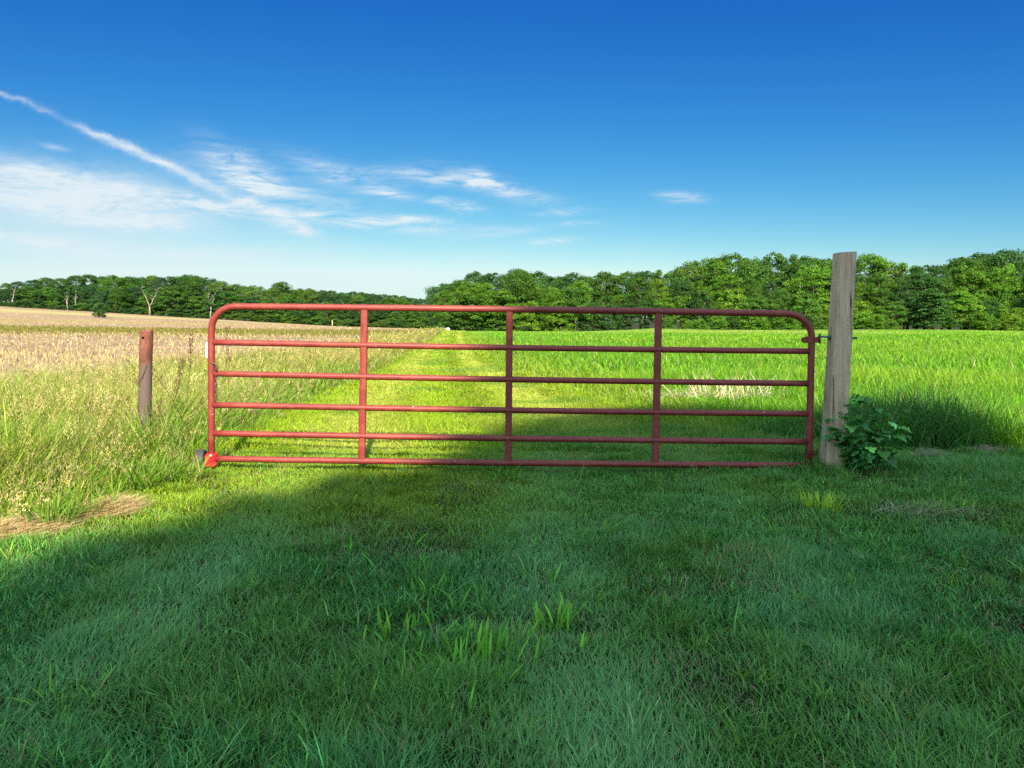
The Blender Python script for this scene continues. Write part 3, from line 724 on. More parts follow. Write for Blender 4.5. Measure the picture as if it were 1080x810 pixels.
# timber hinge post
def build_post():
    d = 6.03; xb, xt = px_to(876.0, d), px_to(890.5, d); z0, z1 = -0.25, z_at(266.5, d)
    t = empty('timber_post', (xb, d, gz(xb, d))); tag(t, 'tall square weathered timber gate post leaning slightly right beside the red gate', 'post')
    bm = bmesh.new(); hw = 0.072
    lv = 26; rings = []
    for k in range(lv):
        f = k / (lv - 1); z = z0 + (z1 - z0) * f
        cx = (xt - xb) * ((z - 0.0) / z1) + 0.004 * math.sin(3.1 * f + .5); cy = -0.012 * f
        w = hw * (1.0 + 0.02 * math.sin(5 * f)); ch = 0.009 + .003 * math.sin(9 * f)
        pts = [(-w, -w + ch), (-w + ch, -w), (w - ch, -w), (w, -w + ch), (w, w - ch), (w - ch, w), (-w + ch, w), (-w, w - ch)]
        zz = z - gz(xb, d)
        rings.append([bm.verts.new((cx + a, cy + b, zz + (0.012 * (a / w) * 0.3 if k == lv - 1 else 0))) for a, b in pts])
    for k in range(lv - 1):
        for j in range(8): bm.faces.new((rings[k][j], rings[k][(j + 1) % 8], rings[k + 1][(j + 1) % 8], rings[k + 1][j]))
    bm.faces.new(rings[-1])
    e = [ed for ed in bm.edges if all(v in rings[-1] for v in ed.verts)]
    bmesh.ops.bevel(bm, geom=e, offset=0.004, segments=2, affect='EDGES')
    bm_obj('timber', bm, M_WOOD, t)
    zb = z_at(356, d) - gz(xb, d); cx = (xt - xb) * (zb / z1)
    m = MB(); m.tube([(px_to(863, d) - xb, 0.0, zb + .01), (cx - .07, 0.0, zb + .002), (cx, 0, zb), (px_to(904, d) - xb, 0.0, zb - .004)], 0.0085, 10)
    b = m.build('hinge_bolt', M_BOLT, t)
    m = MB(); m.tube([(cx - hw - .014, 0, zb), (cx - hw - .001, 0, zb)], 0.02, 6); m.build('nut', M_BOLT, b)
    m = MB(); m.tube([(px_to(864.5, d) - xb, 0, zb - .05), (px_to(864.5, d) - xb, 0, zb + .03)], 0.009, 10); m.build('hinge_pin', M_RUST, b)
build_post()

# rusty pipe post on the left
def build_pipe():
    d = 6.45; x = px_to(151.5, d); top = z_at(347.5, d); g0 = gz(x, d)
    t = empty('pipe_post', (x, d, g0)); tag(t, 'rusty steel pipe post with a round hole standing in the tall grass', 'post')
    ro, ri, n, lv = 0.0535, 0.046, 40, 70
    h = top - g0; hx = (px_to(153.5, d) - x) * 0.3; zh = z_at(356, d) - g0
    V, Q = [], []
    for rr in (ro, ri):
        for k in range(lv):
            z = -0.3 + (h + 0.3) * k / (lv - 1)
            for j in range(n):
                a = 2 * math.pi * j / n; lean = 0.022 * z
                V.append((rr * math.cos(a) + lean, rr * math.sin(a), z))
    def hole(k, j):
        z = -0.3 + (h + 0.3) * (k + .5) / (lv - 1); a = 2 * math.pi * (j + .5) / n
        return math.sin(a) < 0 and ((ro * math.cos(a) + .006) ** 2 + (z - zh) ** 2) < 0.0145 ** 2
    for s in (0, 1):
        for k in range(lv - 1):
            for j in range(n):
                if hole(k, j): continue
                b = s * lv * n
                q = (b + k * n + j, b + k * n + (j + 1) % n, b + (k + 1) * n + (j + 1) % n, b + (k + 1) * n + j)
                Q.append(q if s == 0 else q[::-1])
    for j in range(n):
        k = lv - 1; Q.append((k * n + j, k * n + (j + 1) % n, lv * n + k * n + (j + 1) % n, lv * n + k * n + j))
    MB().add(V, Q).build('pipe', M_PIPE, t, False)
    m = MB(); pts = [(0.05, -.05, 0.82), (0.02, -.068, 0.72), (-0.02, -.066, 0.66), (-.045, -.05, .70), (-.06, -.04, .80), (-.12, -.03, 0.86)]
    m.tube(pts, 0.003, 6); m.tube([(0.05, -.03, .80), (.14, -.02, .70), (.25, 0, .52), (.33, .02, .34)], 0.003, 6)
    m.build('old_wire', M_RUST, t)
build_pipe()

# ------------------------------------------------------------------ trees
def crown_np(seed, H, W, z0, nclump, nleaf, leaf, shape='round', upright=0.0):
    """leaf clumps through an uneven crown volume: clumps carry small leaf-spray faces looking outwards"""
    r = np.random.default_rng(seed)
    V, C_ = [], []
    cs = []
    for i in range(nclump):
        f = r.random() ** 0.85; zc = z0 + (H - z0) * (0.04 + 0.92 * f)
        if shape == 'round': prof = math.sqrt(max(0.03, 1 - (2 * abs(f - 0.42) / 1.16) ** 2.2))
        elif shape == 'cone': prof = 1.02 - 0.86 * f
        elif shape == 'bush': prof = math.sqrt(max(0.05, 1 - f ** 2.2))
        else: prof = 0.55 + 0.5 * math.sin(math.pi * min(1, f * 1.05))
        a = r.uniform(0, 6.28); q = math.sqrt(r.uniform(0.25, 1.0)) * prof * W / 2 * (0.82 + 0.36 * r.random())
        cr = W * r.uniform(0.065, 0.145) * (0.75 + 0.4 * prof)
        cs.append((q * math.cos(a), q * math.sin(a), min(zc, H - cr * 0.6), cr))
    cs = np.array(cs)
    idx = r.integers(0, nclump, nleaf)
    nrm = r.normal(0, 1, (nleaf, 3)); nrm[:, 2] = np.abs(nrm[:, 2]) * 1.0 - 0.35; nrm /= np.linalg.norm(nrm, axis=1)[:, None]
    rad = cs[idx, 3] * (0.35 + 0.9 * r.random(nleaf) ** 0.7)
    P = cs[idx, :3] + nrm * rad[:, None] * np.array([1, 1, 0.72 + upright])
    P[:, 2] = np.maximum(P[:, 2], 0.1 + 0.3 * r.random(nleaf))
    nn = nrm + r.normal(0, 0.55, (nleaf, 3)); nn[:, 2] += 0.35; nn /= np.linalg.norm(nn, axis=1)[:, None]
    up = r.normal(0, 1, (nleaf, 3)); a = np.cross(nn, up); a /= np.linalg.norm(a, axis=1)[:, None]; b = np.cross(nn, a)
    s = (leaf * r.uniform(0.6, 1.4, nleaf))[:, None]
    V = np.stack([P - a * s * .5, P - b * s * .33, P + a * s * .5, P + b * s * .33 + nn * s * .12], 1).reshape(-1, 3)
    Q = (np.arange(nleaf) * 4)[:, None] + np.arange(4)[None]
    tone = np.exp(r.normal(0, 0.12, nclump))[idx] * np.exp(r.normal(0, 0.18, nleaf))
    col = tone[:, None] * np.exp(r.normal(0, 0.08, (nleaf, 3)))
    col[:, 0] *= np.exp(r.normal(0, 0.06, nclump))[idx]
    return V, Q, np.repeat(col, 4, 0), cs
def trunk_mesh(name, cs, H, r0, seed, limbs=9, top=0.72):
    r = np.random.default_rng(seed); m = MB(); pts, rad = [], []
    wx, wy = r.normal(0, .03 * H / 4, 2)
    for k in range(8):
        f = k / 7; pts.append((wx * math.sin(f * 2.2), wy * math.sin(f * 1.7), -0.3 + H * top * f)); rad.append(r0 * (1.25 - 1.05 * f ** 0.8) if k else r0 * 1.5)
    m.tube(pts, rad, 9)
    for c in cs[r.permutation(len(cs))[:limbs]]:
        zb = min(c[2] * 0.7, H * top * 0.85); f = (zb + .3) / (H * top); b = Vector((wx * math.sin(f * 2.2), wy * math.sin(f * 1.7), zb))
        e = Vector(c[:3]); mid = b.lerp(e, .5) + Vector((0, 0, 0.04 * H))
        m.tube([b, b.lerp(mid, .6), mid, e], [r0 * .42, r0 * .33, r0 * .24, r0 * .08], 6)
    return m.mesh(name)
PROTO = {}
def proto(key, H, W, z0, ncl, nl, leaf, shape, r0, seed, upright=0.0):
    ncl = int(ncl * 1.7); leaf *= 0.92; nl = int(nl * 1.1)
    V, Q, col, cs = crown_np(seed, H, W, z0, ncl, nl, leaf, shape, upright)
    cm = np_mesh('crown', V, Q, None, col); cm.materials.append(M_LEAF)
    tm = trunk_mesh('trunk', cs, H, r0, seed + 1); tm.materials.append(M_BARK)
    PROTO[key] = (cm, tm, H, W)
proto('oak1', 14, 9.5, 2.6, 85, 12000, 0.34, 'round', 0.30, 101)
proto('oak2', 14, 8.5, 2.2, 80, 11500, 0.34, 'round', 0.28, 111)
proto('oak3', 14, 10.5, 3.0, 95, 13000, 0.36, 'round', 0.32, 121)
proto('maple1', 13, 6.8, 1.0, 70, 10000, 0.32, 'oval', 0.22, 131, .2)
proto('maple2', 13, 6.0, 0.6, 66, 9500, 0.31, 'oval', 0.20, 141, .25)
proto('edge1', 7, 6.0, 0.1, 62, 8000, 0.29, 'bush', 0.14, 151)
proto('edge2', 7, 5.0, 0.1, 56, 7500, 0.29, 'oval', 0.13, 161)
proto('bush1', 4, 4.6, 0.05, 45, 4500, 0.26, 'bush', 0.10, 171)
proto('cone1', 8, 4.6, 0.2, 70, 6500, 0.30, 'cone', 0.16, 181)
TONES = {'mid': (0.062, 0.145, 0.018), 'bright': (0.088, 0.195, 0.016), 'yellow': (0.115, 0.215, 0.018), 'dark': (0.040, 0.105, 0.022), 'blue': (0.036, 0.094, 0.030), 'olive': (0.082, 0.150, 0.024)}
tree_rng = random.Random(5)
def tree(key, px, d, ytop, tone, label, name='broadleaf_tree', cat='tree', group=None, wide=1.0, z=None):
    cm, tm, H0, W0 = PROTO[key]
    x = px_to(px, d); z0 = gz(x, d) if z is None else z
    h = z_at(ytop, d) - z0; s = h / H0
    t = empty(name, (x, d, z0), tree_rng.uniform(0, 6.28)); t.scale = (s * wide, s * wide, s)
    tag(t, label, cat, group)
    c = bpy.data.objects.new('crown', cm); C.objects.link(c); c.parent = t
    k = tree_rng.uniform(0.85, 1.18); c.color = tuple(v * k for v in TONES[tone]) + (1,)
    if name != 'round_bush' and name != 'edge_shrub':
        u = bpy.data.objects.new('trunk', tm); C.objects.link(u); u.parent = t
    return t
RP = ([440, 460, 480, 500, 520, 545, 560, 580, 600, 640, 660, 680, 700, 715, 740, 760, 800, 840, 870, 905, 925, 950, 970, 1000, 1020, 1050, 1080, 1140, 1250],
      [312, 305, 296, 290, 287, 283, 287, 295, 290, 288, 289, 284, 286, 280, 277, 272, 270, 268, 272, 270, 270, 280, 278, 279, 272, 265, 268, 268, 270])
LP = ([-160, 0, 15, 40, 80, 120, 170, 200, 225, 250, 280, 310, 330, 370, 400, 430, 470], [300, 300, 296, 293, 290, 290, 291, 289, 293, 300, 303, 304, 306, 309, 311, 316, 322])
DESC = {'mid': 'mid green', 'bright': 'bright green', 'yellow': 'yellow green', 'dark': 'dark green', 'blue': 'bluish dark green', 'olive': 'olive green'}
def where(px):
    for lim, s in ((384, 'behind first gate panel'), (537, 'behind second gate panel'), (694, 'behind third gate panel'), (862, 'behind fourth gate panel'), (985, 'just right of timber post')):
        if px < lim: return s
    return 'at far right beyond crop'
# right wood: canopy row, middle row, edge row
px = 468
while px < 1215:
    tone = tree_rng.choice(['mid', 'mid', 'dark', 'bright', 'olive'] if px > 690 else ['mid', 'dark', 'dark', 'mid', 'dark'])
    if px > 1015: tone = tree_rng.choice(['dark', 'mid', 'dark'])
    y = np.interp(px, *RP) + tree_rng.uniform(-4, 2)
    lab = 'tall %s canopy tree, right wood, %s' % (DESC[tone], where(px))
    tree(tree_rng.choice(['oak1', 'oak2', 'oak3', 'maple1', 'maple2']), px, tree_rng.uniform(182, 192), y, tone, lab, group=lab, wide=tree_rng.uniform(.85, 1.1))
    px += tree_rng.uniform(15, 24)
px = 470
while px < 1215:
    tone = tree_rng.choice(['mid', 'bright', 'bright', 'dark', 'yellow'] if px > 690 else ['bright', 'mid', 'dark', 'mid', 'bright'])
    y = np.interp(px, *RP) + tree_rng.uniform(5, 28)
    lab = '%s tree below the canopy, right wood, %s' % (DESC[tone], where(px))
    tree(tree_rng.choice(['oak1', 'oak2', 'maple1', 'maple2', 'maple1']), px, tree_rng.uniform(170, 178), y, tone, lab, group=lab, wide=tree_rng.uniform(.85, 1.2))
    px += tree_rng.uniform(18, 28)
px = 478
while px < 1215:
    tone = tree_rng.choice(['mid', 'bright', 'dark', 'bright', 'mid', 'yellow'])
    if 965 < px < 1012 or 625 < px < 690: tone = 'dark'
    y = tree_rng.uniform(304, 325)
    lab = 'low %s tree leafy to the ground, right wood edge, %s' % (DESC[tone], where(px))
    tree(tree_rng.choice(['edge1', 'edge2', 'maple2', 'edge2']), px, tree_rng.uniform(161, 166), y, tone, lab, 'edge_tree', group=lab, wide=tree_rng.uniform(.9, 1.25))
    px += tree_rng.uniform(13, 22)
for px in range(706, 1200, 17):
    if 955 < px < 1015: continue
    tone = tree_rng.choice(['mid', 'bright', 'yellow', 'bright'])
    lab = 'small %s shrub at foot of right wood, %s' % (DESC[tone], where(px))
    tree('bush1', px + tree_rng.uniform(-5, 5), tree_rng.uniform(156, 159), tree_rng.uniform(327, 338), tone, lab, 'edge_shrub', 'shrub', lab, 1.2)
tree('cone1', 985, 158, 303, 'dark', 'broad dark layered tree at the wood edge right of the timber post', 'layered_tree', wide=1.75)
tree('cone1', 1058, 156, 322, 'yellow', 'small yellow green pointed bush at the wood edge far right', 'pointed_bush', 'bush', wide=1.2)
tree('oak1', 547, 172, 284, 'mid', 'tallest rounded tree above the third upright of the gate')
tree('maple1', 497, 163, 296, 'bright', 'bright green tree at the left corner of the right wood above the track end', wide=1.3)
tree('maple1', 580, 163, 303, 'bright', 'bright green rounded tree standing forward just right of the middle upright', wide=1.2)
# left wood
px = -120
while px < 476:
    tone = tree_rng.choice(['blue', 'mid', 'dark', 'olive', 'mid', 'dark'])
    y = np.interp(px, *LP) + tree_rng.uniform(-1.5, 2.5)
    s = 'left of the rusty pipe' if px < 150 else ('between the rusty pipe and the gate' if px < 222 else where(px))
    lab = 'far %s canopy tree, left wood, %s' % (DESC[tone], s)
    tree(tree_rng.choice(['oak1', 'oak2', 'oak3']), px, tree_rng.uniform(325, 338), y, tone, lab, group=lab, wide=tree_rng.uniform(.9, 1.3))
    px += tree_rng.uniform(11, 18)
px = -120
while px < 478:
    tone = tree_rng.choice(['blue', 'dark', 'mid', 'dark', 'mid'])
    yb = np.interp(px, [0, 200, 400, 470], [324, 336, 347, 350]); yt = np.interp(px, *LP)
    y = yt + (yb - yt) * tree_rng.uniform(0.2, 0.5)
    s = 'left of the rusty pipe' if px < 150 else ('between the rusty pipe and the gate' if px < 222 else where(px))
    lab = 'far %s tree, front of left wood, %s' % (DESC[tone], s)
    tree(tree_rng.choice(['oak2', 'maple1', 'edge1', 'maple2', 'edge2']), px, tree_rng.uniform(304, 315), y, tone, lab, group=lab, wide=tree_rng.uniform(1.0, 1.5))
    px += tree_rng.uniform(9, 16)
tree('oak2', 297, 330, 297, 'mid', 'single tree crown standing above the left wood skyline over the first gate panel', wide=1.0)
# wooded rise behind the left wood
px = 305
while px < 470:
    y = np.interp(px, [305, 330, 345, 370, 400, 425, 455, 470], [306, 307, 306.5, 307.5, 309, 312, 317, 321]) + tree_rng.uniform(-.8, 1.2)
    lab = 'dark tree on distant rise behind left wood, %s' % where(px)
    tree(tree_rng.choice(['oak1', 'oak3']), px, 470, y, 'dark', lab, group=lab, wide=1.1, z=z_at(y, 470) - 13)
    px += tree_rng.uniform(8, 13)
px = -120
while px < 478:                                                       # understorey closing the foot of the left wood
    yb = np.interp(px, [0, 200, 400, 470], [324, 336, 347, 350]); tone = tree_rng.choice(['dark', 'blue', 'dark'])
    s = 'left of the rusty pipe' if px < 150 else ('between the rusty pipe and the gate' if px < 222 else where(px))
    lab = 'low %s undergrowth tree, left wood, %s' % (DESC[tone], s)
    tree('edge1', px, 319, yb - tree_rng.uniform(15, 20), tone, lab, 'undergrowth_tree', group=lab, wide=1.5)
    px += tree_rng.uniform(11, 15)
px = -60
while px < 474:
    yb = np.interp(px, [0, 200, 400, 470], [324, 336, 347, 350]); tone = tree_rng.choice(['dark', 'mid', 'dark', 'olive'])
    s = 'left of the rusty pipe' if px < 150 else ('between the rusty pipe and the gate' if px < 222 else where(px))
    lab = 'small %s shrub at foot of left wood, %s' % (DESC[tone], s)
    tree('bush1', px, tree_rng.uniform(301, 303), yb - tree_rng.uniform(5, 10), tone, lab, 'edge_shrub', 'shrub', lab, 1.7)
    px += tree_rng.uniform(8, 12)
tree('bush1', 105, 215, 318.5, 'dark', 'lone round dark bush standing in the bare field', 'round_bush', 'bush', wide=.82)

def dead_tree(px, d, ytop, seed, label, spread=0.28, forks=2):
    x = px_to(px, d); z0 = gz(x, d); h = z_at(ytop, d) - z0 - 2.0
    t = empty('dead_tree', (x, d, z0)); tag(t, label, 'tree', 'pale dead trees at the left wood edge')
    r = random.Random(seed); m = MB(); r0 = 0.30
    base = [Vector((0, 0, -.3)), Vector((0, 0, h * .2)), Vector((r.uniform(-.2, .2), 0, h * .34))]
    m.tube(base, [r0 * 1.3, r0, r0 * .85], 8); o = m.build('trunk', M_PALE, t)
    for f in range(forks):
        s = -1 if f % 2 else 1; bm_ = MB(); p = [base[-1]]; q = p[0].copy()
        for k in range(6):
            q = q + Vector((s * spread * h * .13 * r.uniform(.5, 1.5), r.uniform(-.4, .4), h * .11)); p.append(q.copy())
        bm_.tube(p, [r0 * .75 * (1 - .14 * k) for k in range(7)], 7)
        for k in range(2, 7):
            for w in range(2):
                e = p[k] + Vector((r.uniform(-1, 1) * h * .13, r.uniform(-1, 1), h * r.uniform(.02, .13)))
                bm_.tube([p[k], p[k].lerp(e, .5) + Vector((0, 0, .2)), e], [r0 * .28, r0 * .2, r0 * .08], 5)
        bm_.build('limb', M_PALE, t)
dead_tree(158, 298, 299, 1, 'pale bare forked tree in front of the left wood above the rusty pipe', .42)
dead_tree(222, 301, 306, 2, 'pale bare thin tree beside the top left corner of the gate', .16)
dead_tree(71, 302, 308, 3, 'pale bare short trunk left of the lone round bush', .12, 2)
dead_tree(80, 303, 303, 4, 'tall pale straight bare trunk just left of the round bush', .03, 1)
dead_tree(13, 303, 297, 5, 'pale thin bare tree at the far left end of the wood', .1, 1)
dead_tree(122, 303, 306, 6, 'slender pale bare trunk between the round bush and the rusty pipe', .04, 1)

# far small things
def boulder():
    d = 146; x = px_to(472, d); bm = bmesh.new(); bmesh.ops.create_icosphere(bm, subdivisions=3, radius=1)
    for v in bm.verts:
        k = 1 + .18 * math.sin(v.co.x * 5 + v.co.y * 3) + .1 * math.sin(v.co.z * 9); v.co = Vector((v.co.x * .55 * k, v.co.y * .5 * k, v.co.z * .3 * k + .3))
    o = bm_obj('pale_boulder', bm, M_STONE, None, False); o.location = (x, d, gz(x, d)); tag(o, 'small white boulder at the far end of the mown track', 'boulder')
    d = 255; x = px_to(350.5, d); m = MB(); m.tube([(0, 0, -.2), (0, 0, 1.6), (0, 0, 2.0)], [.14, .14, .05], 8)
    o = m.build('marker_stake', M_STAKE); o.location = (x, d, gz(x, d)); tag(o, 'small pale yellow marker stake at the far edge of the bare field', 'stake')
boulder()

# ------------------------------------------------------------------ the two trees behind the viewer that shade the lawn
TAN = math.tan(R(SUN_EL)) * math.hypot(*SUN_AZ)
def shade_tree(lobes, yc, leaf, dens, label, holes=(), trunk_x=None):
    """lobes: where the crown's outline falls (X, Z on the plane y=0 along the light), radius, depth offset"""
    r = np.random.default_rng(int(yc * -10)); Vs, cols, cc = [], [], []
    rs = random.Random(int(yc * 7)); lobes = list(lobes)
    for (X, Z, rad, dy) in lobes[:]:
        for _ in range(7):
            a_ = rs.uniform(0, 6.28); lobes.append((X + math.cos(a_) * rad * 1.0, Z + math.sin(a_) * rad * 1.0, rs.uniform(.16, .34), dy + rs.uniform(-.5, .5)))
    for (X, Z, rad, dy) in lobes:
        y = yc + dy; c = np.array((X + SUN_AZ[0] * y, y, Z - TAN * y)); cc.append(c) if rad > .5 else None
        n = int(dens * rad ** 2)
        u = r.normal(0, 1, (n, 3)); u /= np.linalg.norm(u, axis=1)[:, None]
        bump = 0.86 + 0.28 * vnoise(np.arctan2(u[:, 1], u[:, 0]) * 2.2 + X, u[:, 2] * 3.5 + Z, 1.0, 81)
        P = c + u * (rad * bump * r.random(n) ** 0.28)[:, None]
        YX = P[:, 0] - SUN_AZ[0] * P[:, 1]; ZZ = P[:, 2] + TAN * P[:, 1]
        k = np.ones(n, bool)
        for hx, hz, hr in holes: k &= (YX - hx) ** 2 + (ZZ - hz) ** 2 > hr ** 2
        P = P[k]; n = len(P)
        nn = r.normal(0, 1, (n, 3)); nn[:, 2] += .6; nn /= np.linalg.norm(nn, axis=1)[:, None]
        a = np.cross(nn, r.normal(0, 1, (n, 3))); a /= np.linalg.norm(a, axis=1)[:, None]; b = np.cross(nn, a)
        s = (leaf * r.uniform(.6, 1.3, n))[:, None]
        Vs.append(np.stack([P - a * s * .6, P - b * s * .36, P + a * s * .6, P + b * s * .36], 1).reshape(-1, 3)); cols.append(np.repeat(np.exp(r.normal(0, .2, (n, 1))) * np.ones((1, 3)), 4, 0))
    V = np.concatenate(Vs); cc = np.array(cc)
    bx = trunk_x if trunk_x is not None else cc[:, 0].mean(); by = cc[:, 1].mean()
    t = empty('shade_tree', (bx, by, gz(bx, by))); tag(t, label, 'tree', 'shade trees behind the viewer')
    off = np.array((bx, by, gz(bx, by)))
    c = link('crown', np_mesh('crown', V - off, (np.arange(len(V) // 4) * 4)[:, None] + np.arange(4)[None], None, np.concatenate(cols)), M_LEAF, t); c.color = (0.055, 0.12, 0.02, 1)
    m = MB(); top = cc[:, 2].max() - off[2]; m.tube([(0, 0, -.3), (0, 0, 1), (.1, 0, top * .45), (0, .1, top * .8)], [.42, .3, .24, .09], 10)
    for q in cc: m.tube([(0.05, 0, top * .4), tuple(Vector((.05, 0, top * .45)).lerp(Vector(q - off), .5) + Vector((0, 0, .4))), tuple(q - off)], [.15, .1, .03], 7)
    m.build('trunk', M_BARK, t)
shade_tree([(3.25, 4.4, 2.5, 0), (1.95, 4.55, 1.45, .4), (4.2, 4.5, 1.3, -.3), (2.4, 3.0, 1.7, .8), (4.6, 3.0, 1.8, .5), (3.4, 5.7, 1.3, -.5), (6.1, 2.4, 1.6, .2), (3.2, 2.2, 1.6, 0), (4.6, 5.25, .9, .2)],
           -27.0, 0.17, 3000, 'tall spreading broadleaf tree behind the viewer casting the wide shade over the lawn', holes=[(2.87, 3.64, .13)])
shade_tree([(0.35, 2.5, 1.55, 0), (-0.85, 1.75, 1.25, .3), (-0.4, 2.7, .9, -.2), (-1.6, .8, 1.0, .1), (1.2, 1.8, 1.6, .3), (1.1, 3.3, 1.1, 0)],
           -24.0, 0.16, 3200, 'lower broadleaf tree behind the viewer whose crown shades the near left lawn')

# ------------------------------------------------------------------ sky, sun, camera
w = bpy.data.worlds.new('World'); sc.world = w; w.use_nodes = True
nt = w.node_tree; nt.nodes.clear()
out = nt.nodes.new('ShaderNodeOutputWorld'); bg = nt.nodes.new('ShaderNodeBackground')
sky = nt.nodes.new('ShaderNodeTexSky'); sky.sky_type = 'NISHITA'; sky.sun_disc = False
sky.sun_elevation = R(SUN_EL); sky.air_density = 1.0; sky.dust_density = 0.3; sky.ozone_density = 2.0; sky.altitude = 200
sx, sy = -SUN_AZ[0], -SUN_AZ[1]                       # towards the sun
sky.sun_rotation = math.atan2(sx, sy)
def mth(op, a, b=None, c=None):
    n = nt.nodes.new('ShaderNodeMath'); n.operation = op
    for i, v in enumerate((a, b, c)):
        if v is None: continue
        if hasattr(v, 'links'): nt.links.new(v, n.inputs[i])
        else: n.inputs[i].default_value = v
    return n.outputs[0]
tc = nt.nodes.new('ShaderNodeTexCoord'); sp = nt.nodes.new('ShaderNodeSeparateXYZ'); nt.links.new(tc.outputs['Generated'], sp.inputs[0])
az = mth('ARCTAN2', sp.outputs['X'], sp.outputs['Y'])
el = mth('ARCSINE', sp.outputs['Z'])
cb = nt.nodes.new('ShaderNodeCombineXYZ'); nt.links.new(az, cb.inputs[0]); nt.links.new(el, cb.inputs[1])
def nz(scale_xy, rotz, scale, detail, rough, dist=0.0, offset=0.0):
    mp = nt.nodes.new('ShaderNodeMapping'); mp.inputs['Scale'].default_value = (*scale_xy, 1); mp.inputs['Rotation'].default_value = (0, 0, rotz); mp.inputs['Location'].default_value = (offset, offset * .7, offset * .3)
    nt.links.new(cb.outputs[0], mp.inputs['Vector'])
    return noise(nt, mp.outputs['Vector'], scale, detail, rough, dist)
warp = nz((1, 1), 0, 9, 4, .6); wisp = nz((1, 4.5), R(14), 11, 12, .74, 1.4, 3.1); wisp2 = nz((1, 7.5), R(7), 8.0, 12, .76, 1.0, 7.7)
def blob(px, py, lx, ly, rot, amp):
    """a wisp bank: an ellipse in azimuth / elevation with soft edges (photo pixels only used to read off the angles)"""
    a0 = math.atan((px - 540) / F0); e0 = math.atan((HZ - py) / F0 * math.cos(a0))
    la, le = lx / F0 * math.cos(a0) ** 2, ly / F0 * math.cos(a0)
    da = mth('ADD', mth('SUBTRACT', az, a0), mth('MULTIPLY', mth('SUBTRACT', warp, .5), la * .5)); de = mth('ADD', mth('SUBTRACT', el, e0), mth('MULTIPLY', mth('SUBTRACT', warp, .5), le * 1.1))
    c, s = math.cos(rot), math.sin(rot)
    u = mth('ADD', mth('MULTIPLY', da, c / la), mth('MULTIPLY', de, s / la))
    v = mth('ADD', mth('MULTIPLY', da, -s / le), mth('MULTIPLY', de, c / le))
    r2 = mth('ADD', mth('MULTIPLY', u, u), mth('MULTIPLY', v, v))
    return mth('MULTIPLY', mth('EXPONENT', mth('MULTIPLY', r2, -1.0)), amp)
def total(bl):
    t = blob(*bl[0])
    for b in bl[1:]: t = mth('ADD', t, blob(*b))
    return t
banks = total([(60, 186, 110, 15, R(-7), .85), (60, 212, 160, 18, R(-3), .95), (258, 180, 44, 16, R(-24), 1.1), (300, 200, 90, 12, R(-12), .6), (366, 186, 50, 11, R(-16), .95),
               (450, 187, 46, 7, R(-6), 1.25), (520, 196, 52, 9, R(-15), 1.25), (505, 186, 14, 9, R(-35), .7), (350, 231, 110, 8, R(-4), 1.05), (20, 250, 70, 10, R(-8), .5), (240, 268, 60, 9, R(4), .35), (130, 262, 100, 8, 0, .3)])
small = total([(463, 212, 14, 4, 0, 1.0), (492, 219, 18, 5, R(-5), 1.0), (318, 244, 30, 5, R(-10), .9), (580, 254, 24, 4, R(4), .95), (590, 224, 24, 4, R(3), .6), (718, 208, 24, 5, R(-4), .9), (500, 246, 40, 5, R(4), .5), (550, 243, 30, 4, R(5), .45), (58, 155, 14, 3, R(-8), .5), (410, 204, 26, 4, R(-10), .8), (440, 232, 34, 4, R(-3), .9), (215, 215, 40, 6, R(-8), .7), (150, 236, 60, 6, R(-2), .8), (610, 236, 20, 3, 0, .6)])
# vapour trail: from high at the left down to the right, broadening
a1, e1 = math.atan(-540 / F0), math.atan((HZ - 97) / F0 * math.cos(math.atan(-540 / F0)))
a2, e2 = math.atan(-245 / F0), math.atan((HZ - 228) / F0 * math.cos(math.atan(-245 / F0)))
ln = math.hypot(a2 - a1, e2 - e1); ux, uy = (a2 - a1) / ln, (e2 - e1) / ln
da, de = mth('SUBTRACT', az, a1), mth('SUBTRACT', el, e1)
al = mth('ADD', mth('MULTIPLY', da, ux), mth('MULTIPLY', de, uy))
tn = nz((1, 1), 0, 22, 9, .68, 0, 1.3)
ac = mth('ADD', mth('ADD', mth('MULTIPLY', da, -uy), mth('MULTIPLY', de, ux)), mth('MULTIPLY', mth('SUBTRACT', tn, .5), .022))
ac = mth('ADD', ac, mth('MULTIPLY', mth('MULTIPLY', al, mth('SUBTRACT', al, ln)), .10))
wd = mth('ADD', .0027, mth('MULTIPLY', al, .016))
core = mth('EXPONENT', mth('MULTIPLY', mth('POWER', mth('ABSOLUTE', mth('DIVIDE', ac, wd)), 2.0), -1.0))
ends = mth('MULTIPLY', mth('SMOOTH_MIN', 1.0, mth('MAXIMUM', mth('MULTIPLY', mth('ADD', al, .12), 8), 0), .1), mth('SMOOTH_MIN', 1.0, mth('MAXIMUM', mth('MULTIPLY', mth('SUBTRACT', ln + .07, al), 8), 0), .1))
gq = mth('DIVIDE', mth('SUBTRACT', al, .062), .018)
gap = mth('MULTIPLY', mth('SUBTRACT', 1.0, mth('MULTIPLY', mth('EXPONENT', mth('MULTIPLY', mth('MULTIPLY', gq, gq), -1.0)), .7)), ramp(nt, al, [(.05, .5), (.10, 1.0)]))
gap = mth('MULTIPLY', gap, ramp(nt, nz((1, 1), 0, 16, 6, .6, 0, 5.5), [(.34, .55), (.50, 1.0)]))
trail = mth('MULTIPLY', mth('MULTIPLY', core, ends), mth('MULTIPLY', gap, ramp(nt, wisp, [(.36, .4), (.6, 1.0)])))
w1 = ramp(nt, wisp, [(.40, 0.0), (.66, 1.0)]); w2 = ramp(nt, wisp2, [(.42, 0.0), (.66, 1.0)])
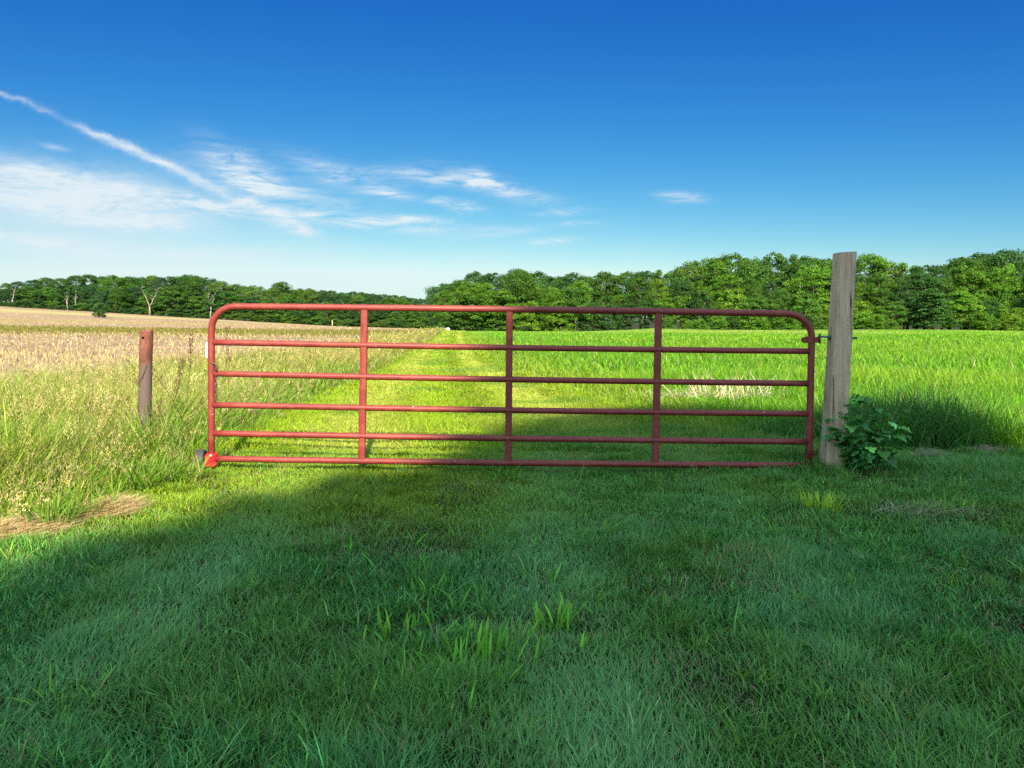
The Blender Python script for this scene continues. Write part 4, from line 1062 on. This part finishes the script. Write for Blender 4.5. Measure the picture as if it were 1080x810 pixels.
cl = mth('ADD', mth('MULTIPLY', banks, mth('ADD', mth('MULTIPLY', w1, .75), mth('MULTIPLY', w2, .55))), mth('MULTIPLY', small, mth('ADD', w1, .1)))
cl = mth('ADD', mth('ADD', cl, mth('MULTIPLY', trail, .9)), total([(330, 298, 330, 42, 0, .5), (60, 250, 190, 62, 0, .38), (50, 205, 200, 34, R(-5), .24)]))
cl = mth('MINIMUM', mth('MULTIPLY', cl, 1.0), .95)
SKY_CURVE = ((1.40, 2.5), (1.06, 1.5), (.95, .68))
# deepen the clear-air blue away from the sun: one power law per channel on the sky's own colour
EXPO = 1.4
srgb = nt.nodes.new('ShaderNodeSeparateColor'); nt.links.new(sky.outputs[0], srgb.inputs[0])
crgb = nt.nodes.new('ShaderNodeCombineColor')
for i, (k, p) in enumerate(SKY_CURVE):
    n_ = mth('MINIMUM', mth('MULTIPLY', srgb.outputs[i], .107), 1.3)
    v_ = mth('MINIMUM', mth('MULTIPLY', mth('POWER', n_, p), k), (.70, .96, 1.1)[i])
    nt.links.new(mth('MULTIPLY', v_, 1 / (.05 * 2 ** EXPO)), crgb.inputs[i])
cv = .05 * 2 ** EXPO; CLOUD = (.78 / cv, .88 / cv, .93 / cv)
skyc = mix(nt, cl, crgb.outputs[0], CLOUD)
# bright cloud layer added overhead and behind the viewer, unseen, to fill the shade
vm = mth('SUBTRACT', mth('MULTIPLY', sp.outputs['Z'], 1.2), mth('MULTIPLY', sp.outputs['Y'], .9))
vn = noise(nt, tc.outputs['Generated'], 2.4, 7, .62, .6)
shade_fill = mix(nt, 1.0, ramp(nt, vm, [(.22, 0.0), (.7, 1.0)]), ramp(nt, vn, [(.36, .15), (.6, .95)]), 'MULTIPLY')
skyc = mix(nt, shade_fill, skyc, (1.25 / cv, 1.80 / cv, 2.15 / cv))
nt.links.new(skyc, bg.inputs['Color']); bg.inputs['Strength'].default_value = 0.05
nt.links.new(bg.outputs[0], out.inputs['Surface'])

sun = bpy.data.lights.new('sun', 'SUN'); sun.energy = 5.0; sun.angle = R(0.6); sun.color = (1.0, 0.89, 0.66)
so = bpy.data.objects.new('sun', sun); C.objects.link(so)
so.rotation_euler = Vector((SUN_AZ[0], SUN_AZ[1], -TAN)).to_track_quat('-Z', 'Y').to_euler(); so.location = (0, -20, 30)

cam = bpy.data.cameras.new('camera'); co = bpy.data.objects.new('camera', cam); C.objects.link(co)
cam.sensor_width = 36; cam.lens = F0 / 1080 * 36; cam.shift_y = -(405 - HZ) / 1080; cam.clip_end = 9000; cam.clip_start = 0.05
co.location = (0, 0, CAMH); co.rotation_euler = (R(90), 0, 0); sc.camera = co
sc.view_settings.view_transform = 'Standard'; sc.view_settings.look = 'None'; sc.view_settings.exposure = EXPO; sc.view_settings.gamma = 1
sc.cycles.max_bounces = 8; sc.cycles.transparent_max_bounces = 8
sc.cycles.use_denoising = False
